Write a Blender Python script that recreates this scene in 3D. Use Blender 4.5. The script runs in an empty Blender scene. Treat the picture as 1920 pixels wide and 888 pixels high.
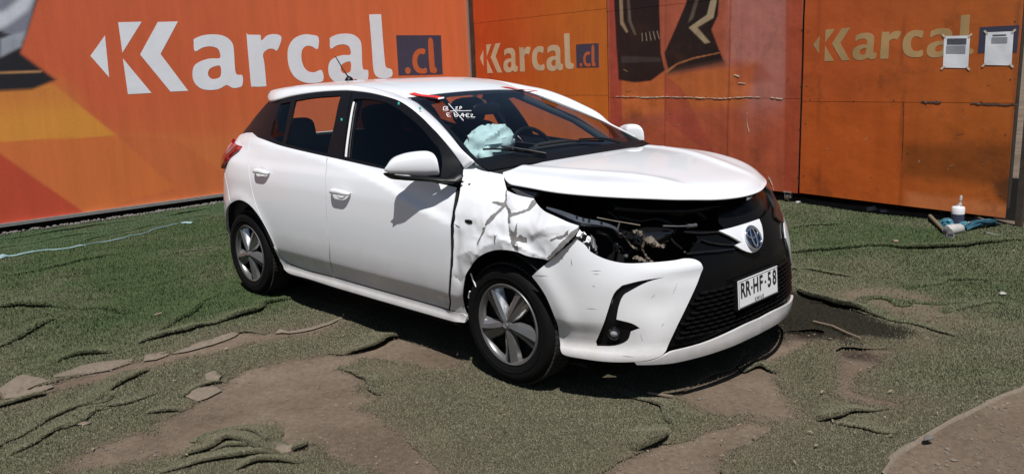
import bpy, bmesh, math, random
import numpy as np
from mathutils import Vector, Matrix
from mathutils.geometry import delaunay_2d_cdt

random.seed(7); rng = np.random.default_rng(7)
scene = bpy.context.scene
COL = scene.collection

# ------------------------------------------------------------------ camera
CAM_C = np.array([5.20346, -3.34814, 1.49049])
CAM_F = np.array([-0.70106403, 0.68280728, -0.20562941])
CAM_R = np.array([0.70326607, 0.70974846, -0.04091406])
CAM_U = np.array([-0.11800874, 0.17329556, 0.9777743])
FPX, PW, PH = 1522.83, 1920.0, 888.0
cam_data = bpy.data.cameras.new('camera')
cam_data.sensor_fit = 'HORIZONTAL'
cam_data.sensor_width = 36.0
cam_data.lens = FPX / PW * 36.0
cam_data.clip_start = 0.05
cam_data.clip_end = 500
cam = bpy.data.objects.new('camera', cam_data)
COL.objects.link(cam)
cam.matrix_world = Matrix(((CAM_R[0], CAM_U[0], -CAM_F[0], CAM_C[0]), (CAM_R[1], CAM_U[1], -CAM_F[1], CAM_C[1]),
                           (CAM_R[2], CAM_U[2], -CAM_F[2], CAM_C[2]), (0, 0, 0, 1)))
scene.camera = cam

# ------------------------------------------------------------------ light
SUN_EL, SUN_AZ = math.radians(63), math.radians(-43)     # direction to the sun
world = bpy.data.worlds.new('World'); scene.world = world; world.use_nodes = True
wn = world.node_tree
sky = wn.nodes.new('ShaderNodeTexSky'); sky.sky_type = 'NISHITA'; sky.sun_disc = False
sky.sun_elevation = SUN_EL; sky.sun_rotation = math.radians(90) - SUN_AZ
sky.air_density = 1.0; sky.dust_density = 0.6; sky.ozone_density = 1.2
bg = wn.nodes['Background']; bg.inputs['Strength'].default_value = 0.05
wn.links.new(sky.outputs['Color'], bg.inputs['Color'])
sun = bpy.data.lights.new('sun', 'SUN'); sun.energy = 5.0; sun.angle = math.radians(0.5); sun.color = (1.0, 0.98, 0.945)
sun_o = bpy.data.objects.new('sun', sun); COL.objects.link(sun_o)
sd = Vector((math.cos(SUN_EL) * math.cos(SUN_AZ), math.cos(SUN_EL) * math.sin(SUN_AZ), math.sin(SUN_EL)))
sun_o.rotation_euler = sd.to_track_quat('Z', 'Y').to_euler()
vs = scene.view_settings
vs.view_transform = 'Standard'; vs.look = 'None'; vs.gamma = 1; vs.exposure = 0.15; vs.use_curve_mapping = False

# ------------------------------------------------------------------ measuring helpers
def ray(u, v):
    d = CAM_F * FPX + CAM_R * (u - PW / 2) - CAM_U * (v - PH / 2)
    return d / np.linalg.norm(d)
def onz(u, v, z=0.0):
    d = ray(u, v); return CAM_C + d * ((z - CAM_C[2]) / d[2])
def ony(u, v, y):
    d = ray(u, v); return CAM_C + d * ((y - CAM_C[1]) / d[1])
def onx(u, v, x):
    d = ray(u, v); return CAM_C + d * ((x - CAM_C[0]) / d[0])
def onplane(u, v, p0, n):
    d = ray(u, v); return CAM_C + d * (np.dot(np.asarray(p0) - CAM_C, n) / np.dot(d, n))
def zoomed(pts, ox, oy, sc):
    return [(ox + a / sc, oy + b / sc) for a, b in pts]

def catmull(pts, n=6, closed=False):
    P = np.asarray(pts, float); m = len(P)
    if m < 3: return [tuple(p) for p in P]
    out = []
    for i in range(m if closed else m - 1):
        p1, p2 = P[i], P[(i + 1) % m]
        p0 = P[i - 1] if (closed or i > 0) else 2 * p1 - p2
        p3 = P[(i + 2) % m] if (closed or i + 2 < m) else 2 * p2 - p1
        for k in range(n):
            t = k / n
            out.append(0.5 * ((2 * p1) + (p2 - p0) * t + (2 * p0 - 5 * p1 + 4 * p2 - p3) * t * t + (3 * p1 - p0 - 3 * p2 + p3) * t ** 3))
    if not closed: out.append(P[-1])
    return [tuple(p) for p in out]
def chain(*segs, n=5):
    """join smoothed open segments into one closed outline (corners where segments meet)"""
    out = []
    for s in segs:
        c = catmull(s, n) if len(s) > 2 else [tuple(p) for p in s]
        for p in c:
            if not out or np.hypot(out[-1][0] - p[0], out[-1][1] - p[1]) > 1e-5: out.append(p)
    if np.hypot(out[-1][0] - out[0][0], out[-1][1] - out[0][1]) < 1e-5: out.pop()
    return out
def pchip(xk, yk):
    xk = np.asarray(xk, float); yk = np.asarray(yk, float)
    h = np.diff(xk); dl = np.diff(yk) / h; m = np.zeros(len(xk))
    for i in range(1, len(xk) - 1):
        if dl[i - 1] * dl[i] > 0:
            w1, w2 = 2 * h[i] + h[i - 1], h[i] + 2 * h[i - 1]
            m[i] = (w1 + w2) / (w1 / dl[i - 1] + w2 / dl[i])
    m[0], m[-1] = dl[0], dl[-1]
    def f(x):
        x = np.clip(np.asarray(x, float), xk[0], xk[-1])
        i = np.clip(np.searchsorted(xk, x) - 1, 0, len(xk) - 2)
        t = (x - xk[i]) / h[i]; t2 = t * t; t3 = t2 * t
        return (2 * t3 - 3 * t2 + 1) * yk[i] + (t3 - 2 * t2 + t) * h[i] * m[i] + (-2 * t3 + 3 * t2) * yk[i + 1] + (t3 - t2) * h[i] * m[i + 1]
    return f
def sstep(a, b, x):
    t = np.clip((np.asarray(x, float) - a) / (b - a), 0, 1); return t * t * (3 - 2 * t)
def inpoly(P, poly):
    P = np.asarray(P, float); poly = np.asarray(poly, float)
    x, y = P[:, 0], P[:, 1]; r = np.zeros(len(P), bool)
    x1, y1 = poly[:, 0], poly[:, 1]; x2, y2 = np.roll(x1, -1), np.roll(y1, -1)
    for a, b, c, d in zip(x1, y1, x2, y2):
        k = (b > y) != (d > y)
        if d != b: r ^= k & (x < (c - a) * (y - b) / (d - b) + a)
    return r
def vnoise(p, seed=0):
    """cheap smooth value noise on (n,2)/(n,3) points, about -1..1"""
    p = np.asarray(p, float)
    if p.shape[1] == 2: p = np.c_[p, np.zeros(len(p))]
    i = np.floor(p).astype(np.int64); f = p - i; f = f * f * (3 - 2 * f); r = 0
    for a in (0, 1):
        for b in (0, 1):
            for c in (0, 1):
                h = ((i[:, 0] + a) * 374761393 + (i[:, 1] + b) * 668265263 + (i[:, 2] + c) * 2147483647 + seed * 1274126177) & 0xffffffff
                h = ((h ^ (h >> 13)) * 1274126177) & 0xffffffff; h = h ^ (h >> 16)
                w = np.where(a, f[:, 0], 1 - f[:, 0]) * np.where(b, f[:, 1], 1 - f[:, 1]) * np.where(c, f[:, 2], 1 - f[:, 2])
                r = r + w * (h / 0xffffffff)
    return r * 2 - 1
def fbm(p, seed=0, o=3):
    p = np.asarray(p, float); r = 0; a = 1.0
    for k in range(o): r = r + a * vnoise(p * 2 ** k + 17.3 * k, seed + k); a *= .5
    return r

# ------------------------------------------------------------------ materials
MATS = {}
def mat(name, col, rough=0.5, metal=0.0, coat=0.0, noise=0.0, nscale=8.0, bump=0.0, bscale=60.0, col2=None, thr=None, spec=0.5, emis=None):
    m = bpy.data.materials.new(name); m.use_nodes = True; nt = m.node_tree
    b = nt.nodes['Principled BSDF']
    b.inputs['Base Color'].default_value = (*col, 1); b.inputs['Roughness'].default_value = rough
    b.inputs['Metallic'].default_value = metal; b.inputs['Coat Weight'].default_value = coat
    b.inputs['Coat Roughness'].default_value = 0.04; b.inputs['Specular IOR Level'].default_value = spec
    tc = nt.nodes.new('ShaderNodeTexCoord')
    if noise or col2:
        n = nt.nodes.new('ShaderNodeTexNoise'); n.inputs['Scale'].default_value = nscale; n.inputs['Detail'].default_value = 8
        n.inputs['Roughness'].default_value = 0.65
        nt.links.new(tc.outputs['Object'], n.inputs['Vector'])
        r = nt.nodes.new('ShaderNodeValToRGB')
        lo, hi = thr or (0.3, 0.7)
        c2 = col2 or tuple(c * (1 - noise) for c in col)
        r.color_ramp.elements[0].position = lo; r.color_ramp.elements[0].color = (*c2, 1)
        r.color_ramp.elements[1].position = hi; r.color_ramp.elements[1].color = (*col, 1)
        nt.links.new(n.outputs['Fac'], r.inputs['Fac']); nt.links.new(r.outputs['Color'], b.inputs['Base Color'])
    if bump:
        n2 = nt.nodes.new('ShaderNodeTexNoise'); n2.inputs['Scale'].default_value = bscale; n2.inputs['Detail'].default_value = 6
        nt.links.new(tc.outputs['Object'], n2.inputs['Vector'])
        bp = nt.nodes.new('ShaderNodeBump'); bp.inputs['Strength'].default_value = bump; bp.inputs['Distance'].default_value = 0.01
        nt.links.new(n2.outputs['Fac'], bp.inputs['Height']); nt.links.new(bp.outputs['Normal'], b.inputs['Normal'])
    MATS[name] = m
    return m
def glassmat(name, tint, gloss=0.045, rough=0.0):
    m = bpy.data.materials.new(name); m.use_nodes = True; nt = m.node_tree
    nt.nodes.remove(nt.nodes['Principled BSDF']); out = nt.nodes['Material Output']
    t = nt.nodes.new('ShaderNodeBsdfTransparent'); t.inputs['Color'].default_value = (*tint, 1)
    g = nt.nodes.new('ShaderNodeBsdfGlossy'); g.inputs['Roughness'].default_value = rough
    lw = nt.nodes.new('ShaderNodeLayerWeight'); lw.inputs['Blend'].default_value = .5
    pw = nt.nodes.new('ShaderNodeMath'); pw.operation = 'POWER'; pw.inputs[1].default_value = 5; nt.links.new(lw.outputs['Facing'], pw.inputs[0])
    f = nt.nodes.new('ShaderNodeMath'); f.operation = 'MULTIPLY_ADD'; f.inputs[1].default_value = .94; f.inputs[2].default_value = gloss; nt.links.new(pw.outputs[0], f.inputs[0])
    mx = nt.nodes.new('ShaderNodeMixShader')
    nt.links.new(f.outputs[0], mx.inputs['Fac']); nt.links.new(t.outputs[0], mx.inputs[1]); nt.links.new(g.outputs[0], mx.inputs[2])
    nt.links.new(mx.outputs[0], out.inputs['Surface']); MATS[name] = m
    return m

# ------------------------------------------------------------------ object helpers
def thing(name, label, cat, loc=(0, 0, 0), group=None, rot=None):
    o = bpy.data.objects.new(name, None); COL.objects.link(o); o.location = loc; o.empty_display_size = 0.1
    if rot: o.rotation_euler = rot
    o['label'] = label; o['category'] = cat
    if group: o['group'] = group
    return o
def tag(o, label, cat, group=None):
    o['label'] = label; o['category'] = cat
    if group: o['group'] = group
    return o
def mesh_obj(name, verts, faces, m, parent=None, smooth=False, normals=None, kind=None):
    me = bpy.data.meshes.new(name)
    me.from_pydata([tuple(map(float, v)) for v in verts], [], [tuple(map(int, f)) for f in faces]); me.validate(); me.update()
    o = bpy.data.objects.new(name, me); COL.objects.link(o)
    if m is not None: me.materials.append(MATS[m] if isinstance(m, str) else m)
    if smooth:
        me.polygons.foreach_set('use_smooth', [True] * len(me.polygons))
    if normals is not None and len(normals) == len(me.vertices):
        me.normals_split_custom_set_from_vertices([tuple(map(float, n)) for n in normals])
    if parent is not None:
        o.parent = parent
        if any(abs(c) > 0 for c in parent_off(parent)): o.matrix_parent_inverse = Matrix.Translation(parent_off(parent)).inverted()
    if kind: o['kind'] = kind
    return o
def parent_off(p):
    v = Vector((0, 0, 0))
    while p is not None and p.type == 'EMPTY':
        v = v + p.location; p = p.parent
    return v
def autosmooth(o, ang=35):
    me = o.data; me.polygons.foreach_set('use_smooth', [True] * len(me.polygons))
    bm = bmesh.new(); bm.from_mesh(me)
    for e in bm.edges:
        if len(e.link_faces) == 2 and e.calc_face_angle(0) > math.radians(ang): e.smooth = False
    bm.to_mesh(me); bm.free(); return o
def bevel(o, w=0.004, seg=2):
    md = o.modifiers.new('bevel', 'BEVEL'); md.width = w; md.segments = seg; md.limit_method = 'ANGLE'; md.angle_limit = math.radians(40)
    return o
class MB:
    def __init__(self): self.v = []; self.f = []
    def add(self, v, f):
        b = len(self.v); self.v += [tuple(map(float, p)) for p in v]; self.f += [tuple(b + i for i in q) for q in f]; return self
    def box(self, c, s, R=None):
        c = np.array(c, float); h = np.array(s, float) / 2
        v = [np.array([x, y, z]) * h for x in (-1, 1) for y in (-1, 1) for z in (-1, 1)]
        if R is not None: v = [np.asarray(R) @ p for p in v]
        return self.add([c + p for p in v], [(0, 1, 3, 2), (4, 6, 7, 5), (0, 4, 5, 1), (2, 3, 7, 6), (0, 2, 6, 4), (1, 5, 7, 3)])
    def tube(self, pts, r, n=8, cap=True):
        P = [np.array(p, float) for p in pts]; m = len(P); rr = r if hasattr(r, '__len__') else [r] * m
        V = []; up = np.array([0.13, 0.21, 0.97])
        for i in range(m):
            t = P[min(i + 1, m - 1)] - P[max(i - 1, 0)]; t = t / (np.linalg.norm(t) + 1e-9)
            a = np.cross(t, up)
            if np.linalg.norm(a) < .1: a = np.cross(t, [1, 0, 0])
            a /= np.linalg.norm(a); b = np.cross(t, a)
            V += [P[i] + rr[i] * (math.cos(2 * math.pi * k / n) * a + math.sin(2 * math.pi * k / n) * b) for k in range(n)]
        F = [(i * n + k, i * n + (k + 1) % n, (i + 1) * n + (k + 1) % n, (i + 1) * n + k) for i in range(m - 1) for k in range(n)]
        if cap: F += [tuple(range(n - 1, -1, -1)), tuple((m - 1) * n + k for k in range(n))]
        return self.add(V, F)
    def lathe(self, prof, o, axis, n=32, closed=False):
        """profile (r, h) turned about axis through o"""
        ax = np.array(axis, float); ax /= np.linalg.norm(ax)
        a = np.cross(ax, [0, 0, 1.0])
        if np.linalg.norm(a) < .1: a = np.cross(ax, [1.0, 0, 0])
        a /= np.linalg.norm(a); b = np.cross(ax, a); o = np.array(o, float); m = len(prof)
        V = [o + ax * h + r * (math.cos(2 * math.pi * k / n) * a + math.sin(2 * math.pi * k / n) * b) for r, h in prof for k in range(n)]
        F = [(i * n + k, i * n + (k + 1) % n, ((i + 1) % m) * n + (k + 1) % n, ((i + 1) % m) * n + k) for i in range(m if closed else m - 1) for k in range(n)]
        return self.add(V, F)
    def ico(self, c, r, sub=2, sc=(1, 1, 1), jit=0.0):
        bm = bmesh.new(); bmesh.ops.create_icosphere(bm, subdivisions=sub, radius=1)
        V = np.array([v.co[:] for v in bm.verts]); F = [[v.index for v in f.verts] for f in bm.faces]; bm.free()
        if jit: V = V * (1 + jit * fbm(V * 1.7 + np.array(c) * 13, 3)[:, None])
        return self.add(V * r * np.array(sc) + np.array(c), F)
    def grid(self, fn, nu, nv):
        V = [fn(i / nu, j / nv) for i in range(nu + 1) for j in range(nv + 1)]
        F = [(i * (nv + 1) + j, (i + 1) * (nv + 1) + j, (i + 1) * (nv + 1) + j + 1, i * (nv + 1) + j + 1) for i in range(nu) for j in range(nv)]
        return self.add(V, F)
    def obj(self, name, m, parent=None, smooth=None, kind=None):
        o = mesh_obj(name, self.v, self.f, m, parent, kind=kind)
        if smooth is not None: autosmooth(o, smooth)
        return o

def cdt(outline, res, holes=(), jitter=0.0):
    """triangulate a 2-D outline with interior points: verts (n,2), faces, boundary loops"""
    loops = [list(outline)] + [list(h) for h in holes]
    pts = []; edges = []; ids = []
    for L in loops:
        D = []
        for i in range(len(L)):
            a = np.array(L[i]); b = np.array(L[(i + 1) % len(L)]); n = max(1, int(np.linalg.norm(b - a) / (res * 1.2)))
            D += [tuple(a + (b - a) * k / n) for k in range(n)]
        b0 = len(pts); pts += D; edges += [(b0 + i, b0 + (i + 1) % len(D)) for i in range(len(D))]; ids.append((b0, len(D)))
    O = np.array(pts[:ids[0][1]]); lo, hi = O.min(0), O.max(0)
    gx, gy = np.meshgrid(np.arange(lo[0], hi[0], res), np.arange(lo[1], hi[1], res * 0.9)); gx = gx + (np.arange(gx.shape[0]) % 2)[:, None] * res / 2
    G = np.c_[gx.ravel(), gy.ravel()]
    if jitter: G = G + rng.uniform(-jitter, jitter, G.shape) * res
    k = inpoly(G, O)
    for b0, n in ids[1:]: k &= ~inpoly(G, np.array(pts[b0:b0 + n]))
    G = G[k]; A = np.array(pts); keep = np.ones(len(G), bool)
    for i in range(0, len(A), 400):
        d = ((G[:, None, :] - A[None, i:i + 400, :]) ** 2).sum(2).min(1); keep &= d > (res * .45) ** 2
    G = G[keep]
    nb = len(pts); allp = [Vector(p) for p in pts] + [Vector(p) for p in G]
    v, e, f, _, _, _ = delaunay_2d_cdt(allp, edges, [], 1, 1e-7)
    V = np.array([p[:] for p in v]); F = np.array(f)
    c = V[F].mean(1); k = inpoly(c, O)
    for b0, n in ids[1:]: k &= ~inpoly(c, np.array(pts[b0:b0 + n]))
    F = F[k]
    a, b, cc = V[F[:, 0]], V[F[:, 1]], V[F[:, 2]]
    ar = (b[:, 0] - a[:, 0]) * (cc[:, 1] - a[:, 1]) - (b[:, 1] - a[:, 1]) * (cc[:, 0] - a[:, 0])
    F[ar < 0] = F[ar < 0][:, ::-1]
    return V, F
def shell(name, V3, F, N, thick, m, parent, smooth=True):
    """skin + inner copy + rim, custom normals from the surface"""
    n = len(V3); F = [tuple(f) for f in F]
    if thick == 0: return mesh_obj(name, V3, F, m, parent, smooth=True, normals=N)
    ec = {}
    for f in F:
        for i in range(3):
            ec[(f[i], f[(i + 1) % 3])] = 1
    rim = [(a, b) for (a, b) in ec if (b, a) not in ec]
    V = list(V3) + list(V3 - N * thick); NN = list(N) + list(-N)
    FF = F + [tuple(n + i for i in f[::-1]) for f in F]
    # rim with its own verts so that its normals stay flat
    for a, b in rim:
        k = len(V); V += [V3[a], V3[b], V3[b] - N[b] * thick, V3[a] - N[a] * thick]
        t = V3[b] - V3[a]; nn = np.cross(t, N[a]); nn = nn / (np.linalg.norm(nn) + 1e-9); NN += [nn] * 4
        FF.append((k, k + 3, k + 2, k + 1))
    me = bpy.data.meshes.new(name); me.from_pydata([tuple(map(float, v)) for v in V], [], [tuple(map(int, f)) for f in FF]); me.update()
    me.polygons.foreach_set('use_smooth', [True] * len(me.polygons))
    me.normals_split_custom_set_from_vertices([tuple(map(float, x)) for x in NN])
    o = bpy.data.objects.new(name, me); COL.objects.link(o); me.materials.append(MATS[m] if isinstance(m, str) else m)
    if parent is not None: o.parent = parent
    return o
# ------------------------------------------------------------------ ground
def dirt_material():
    m = bpy.data.materials.new('dirt'); m.use_nodes = True; nt = m.node_tree; b = nt.nodes['Principled BSDF']
    tc = nt.nodes.new('ShaderNodeTexCoord')
    def noise(s, d=8, r=.6):
        n = nt.nodes.new('ShaderNodeTexNoise'); n.inputs['Scale'].default_value = s; n.inputs['Detail'].default_value = d; n.inputs['Roughness'].default_value = r
        nt.links.new(tc.outputs['Object'], n.inputs['Vector']); return n
    n1 = noise(1.6); r1 = nt.nodes.new('ShaderNodeValToRGB')
    r1.color_ramp.elements[0].position = .3; r1.color_ramp.elements[0].color = (.110, .080, .056, 1)
    r1.color_ramp.elements[1].position = .72; r1.color_ramp.elements[1].color = (.215, .166, .124, 1)
    nt.links.new(n1.outputs['Fac'], r1.inputs['Fac'])
    n2 = noise(38, 10, .7); r2 = nt.nodes.new('ShaderNodeValToRGB')
    r2.color_ramp.elements[0].position = .3; r2.color_ramp.elements[0].color = (.62, .60, .58, 1)
    r2.color_ramp.elements[1].position = .7; r2.color_ramp.elements[1].color = (1.12, 1.10, 1.08, 1)
    nt.links.new(n2.outputs['Fac'], r2.inputs['Fac'])
    mx = nt.nodes.new('ShaderNodeMix'); mx.data_type = 'RGBA'; mx.blend_type = 'MULTIPLY'; mx.inputs['Factor'].default_value = 1
    nt.links.new(r1.outputs['Color'], mx.inputs['A']); nt.links.new(r2.outputs['Color'], mx.inputs['B'])
    # oil / water stain soaked into the soil in front of the car
    at = nt.nodes.new('ShaderNodeAttribute'); at.attribute_name = 'wet'
    mw = nt.nodes.new('ShaderNodeMix'); mw.data_type = 'RGBA'; mw.blend_type = 'MULTIPLY'; mw.inputs['B'].default_value = (.2, .19, .18, 1)
    nt.links.new(at.outputs['Fac'], mw.inputs['Factor']); nt.links.new(mx.outputs['Result'], mw.inputs['A'])
    nt.links.new(mw.outputs['Result'], b.inputs['Base Color'])
    rr = nt.nodes.new('ShaderNodeMapRange'); rr.inputs['To Min'].default_value = .95; rr.inputs['To Max'].default_value = .55
    nt.links.new(at.outputs['Fac'], rr.inputs['Value']); nt.links.new(rr.outputs['Result'], b.inputs['Roughness'])
    b.inputs['Specular IOR Level'].default_value = .25
    n3 = noise(34, 12, .78); bp = nt.nodes.new('ShaderNodeBump'); bp.inputs['Strength'].default_value = .9; bp.inputs['Distance'].default_value = .014
    nt.links.new(n3.outputs['Fac'], bp.inputs['Height']); nt.links.new(bp.outputs['Normal'], b.inputs['Normal'])
    MATS['dirt'] = m
dirt_material()
def gpx(pts): return [tuple(onz(u, v)[:2]) for u, v in pts]
STAIN = gpx([(1470, 545), (1551, 567), (1620, 590), (1705, 628), (1690, 642), (1640, 640), (1570, 648), (1500, 632), (1455, 640), (1440, 600)])
STAIN2 = gpx([(1568, 661), (1610, 656), (1668, 660), (1672, 672), (1625, 676), (1572, 672)])
def polydist(P, poly, closed=True):
    P = np.asarray(P, float)[:, :2]; poly = np.asarray(poly, float); d = np.full(len(P), 1e9)
    n = len(poly)
    for i in range(n if closed else n - 1):
        a, b = poly[i], poly[(i + 1) % n]; ab = b - a; t = np.clip(((P - a) @ ab) / (ab @ ab + 1e-12), 0, 1)
        d = np.minimum(d, np.linalg.norm(P - (a + t[:, None] * ab), axis=1))
    return d
def gheight(P):
    P = np.asarray(P, float)[:, :2]
    h = .012 * fbm(P * .9, 1, 3) + .004 * fbm(P * 5, 5, 3)
    k = np.ones(len(P))
    for wx, wy in ((2.55, -.74), (0, -.74), (2.55, .74), (0, .74)):
        k *= sstep(.15, .5, np.hypot(P[:, 0] - wx, P[:, 1] - wy))
    return h * k - .006
def make_ground():
    a = np.linspace(-6.5, 6.5, 330); b = np.linspace(-4.5, 6.5, 300)
    a = np.r_[[-300, -120, -50, -25, -12, -8], a, [8, 12, 25, 50, 120, 300]]; b = np.r_[[-300, -120, -50, -25, -12, -7], b, [8, 12, 25, 50, 120, 300]]
    X, Y = np.meshgrid(a, b, indexing='ij'); P = np.c_[X.ravel(), Y.ravel()]
    z = gheight(P); far = sstep(7, 12, np.abs(P).max(1)); z = z * (1 - far) - .006 * far
    na, nb = len(a), len(b)
    i, j = np.meshgrid(np.arange(na - 1), np.arange(nb - 1), indexing='ij'); q = (i * nb + j).ravel()
    F = np.c_[q, q + nb, q + nb + 1, q + 1]
    me = bpy.data.meshes.new('ground'); V = np.c_[P, z]
    me.vertices.add(len(V)); me.vertices.foreach_set('co', V.ravel()); me.loops.add(F.size); me.loops.foreach_set('vertex_index', F.ravel())
    me.polygons.add(len(F)); me.polygons.foreach_set('loop_start', np.arange(0, F.size, 4)); me.update(); me.validate()
    me.polygons.foreach_set('use_smooth', np.ones(len(F), bool))
    w = np.zeros(len(V)); near = np.abs(P).max(1) < 7; Pn = P[near]
    d = np.where(inpoly(Pn, STAIN), -1, 1) * polydist(Pn, STAIN); d2 = np.where(inpoly(Pn, STAIN2), -1, 1) * polydist(Pn, STAIN2)
    d = np.minimum(d, d2) + .06 * fbm(Pn * 6, 9, 3)
    w[near] = 1 - sstep(-.06, .05, d)
    at = me.attributes.new('wet', 'FLOAT', 'POINT'); at.data.foreach_set('value', w)
    o = bpy.data.objects.new('ground', me); COL.objects.link(o); me.materials.append(MATS['dirt']); o['kind'] = 'structure'
make_ground()

# ------------------------------------------------------------------ walls
L_P0 = np.array([-4.36, 0.0, 0.0]); L_A = math.radians(87.5)
G_P0 = np.array([2.4, 4.28, 0.0]); G_A = math.radians(-6.3)
def wall_frame(p0, a):
    t = np.array([math.cos(a), math.sin(a), 0]); n = np.array([-t[1], t[0], 0])
    if np.dot(CAM_C - p0, n) < 0: n = -n
    def inv(u, v):
        p = onplane(u, v, p0, n); return (float((p - p0) @ t), float(p[2]))
    def pt(s, z, off=0.0): return p0 + t * s + np.array([0, 0, z]) + n * off
    return inv, pt, t, n
Linv, Lpt, Lt, Ln = wall_frame(L_P0, L_A)
Ginv, Gpt, Gt, Gn = wall_frame(G_P0, G_A)

def print_mat(name, col, rough=.45, dirt=.12, streak=True, col2=None, rust=0.0):
    """printed sheet: ink colour, slight mottling, vertical grime streaks, optional rusty grime"""
    m = bpy.data.materials.new(name); m.use_nodes = True; nt = m.node_tree; b = nt.nodes['Principled BSDF']
    b.inputs['Roughness'].default_value = rough; b.inputs['Specular IOR Level'].default_value = .35
    tc = nt.nodes.new('ShaderNodeTexCoord')
    n = nt.nodes.new('ShaderNodeTexNoise'); n.inputs['Scale'].default_value = 1.3; n.inputs['Detail'].default_value = 7; n.inputs['Roughness'].default_value = .6
    mp = nt.nodes.new('ShaderNodeMapping'); mp.inputs['Scale'].default_value = (3.0, 3.0, .7) if streak else (1, 1, 1)
    nt.links.new(tc.outputs['Object'], mp.inputs['Vector']); nt.links.new(mp.outputs['Vector'], n.inputs['Vector'])
    r = nt.nodes.new('ShaderNodeValToRGB'); c2 = col2 or tuple(c * (1 - dirt) for c in col)
    r.color_ramp.elements[0].position = .35; r.color_ramp.elements[0].color = (*c2, 1)
    r.color_ramp.elements[1].position = .66; r.color_ramp.elements[1].color = (*col, 1)
    nt.links.new(n.outputs['Fac'], r.inputs['Fac']); last = r.outputs['Color']
    if rust:
        n2 = nt.nodes.new('ShaderNodeTexNoise'); n2.inputs['Scale'].default_value = 2.1; n2.inputs['Detail'].default_value = 10; n2.inputs['Roughness'].default_value = .7
        nt.links.new(tc.outputs['Object'], n2.inputs['Vector'])
        r2 = nt.nodes.new('ShaderNodeValToRGB'); r2.color_ramp.elements[0].position = .56; r2.color_ramp.elements[0].color = (0, 0, 0, 1)
        r2.color_ramp.elements[1].position = .78; r2.color_ramp.elements[1].color = (rust, rust, rust, 1)
        nt.links.new(n2.outputs['Fac'], r2.inputs['Fac'])
        mx = nt.nodes.new('ShaderNodeMix'); mx.data_type = 'RGBA'; mx.inputs['B'].default_value = (.06, .018, .008, 1)
        nt.links.new(r2.outputs['Color'], mx.inputs['Factor']); nt.links.new(last, mx.inputs['A']); last = mx.outputs['Result']
    nt.links.new(last, b.inputs['Base Color'])
    n3 = nt.nodes.new('ShaderNodeTexNoise'); n3.inputs['Scale'].default_value = 2.5; n3.inputs['Detail'].default_value = 3
    nt.links.new(tc.outputs['Object'], n3.inputs['Vector'])
    bp = nt.nodes.new('ShaderNodeBump'); bp.inputs['Strength'].default_value = .25; bp.inputs['Distance'].default_value = .03
    nt.links.new(n3.outputs['Fac'], bp.inputs['Height']); nt.links.new(bp.outputs['Normal'], b.inputs['Normal'])
    MATS[name] = m
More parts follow.
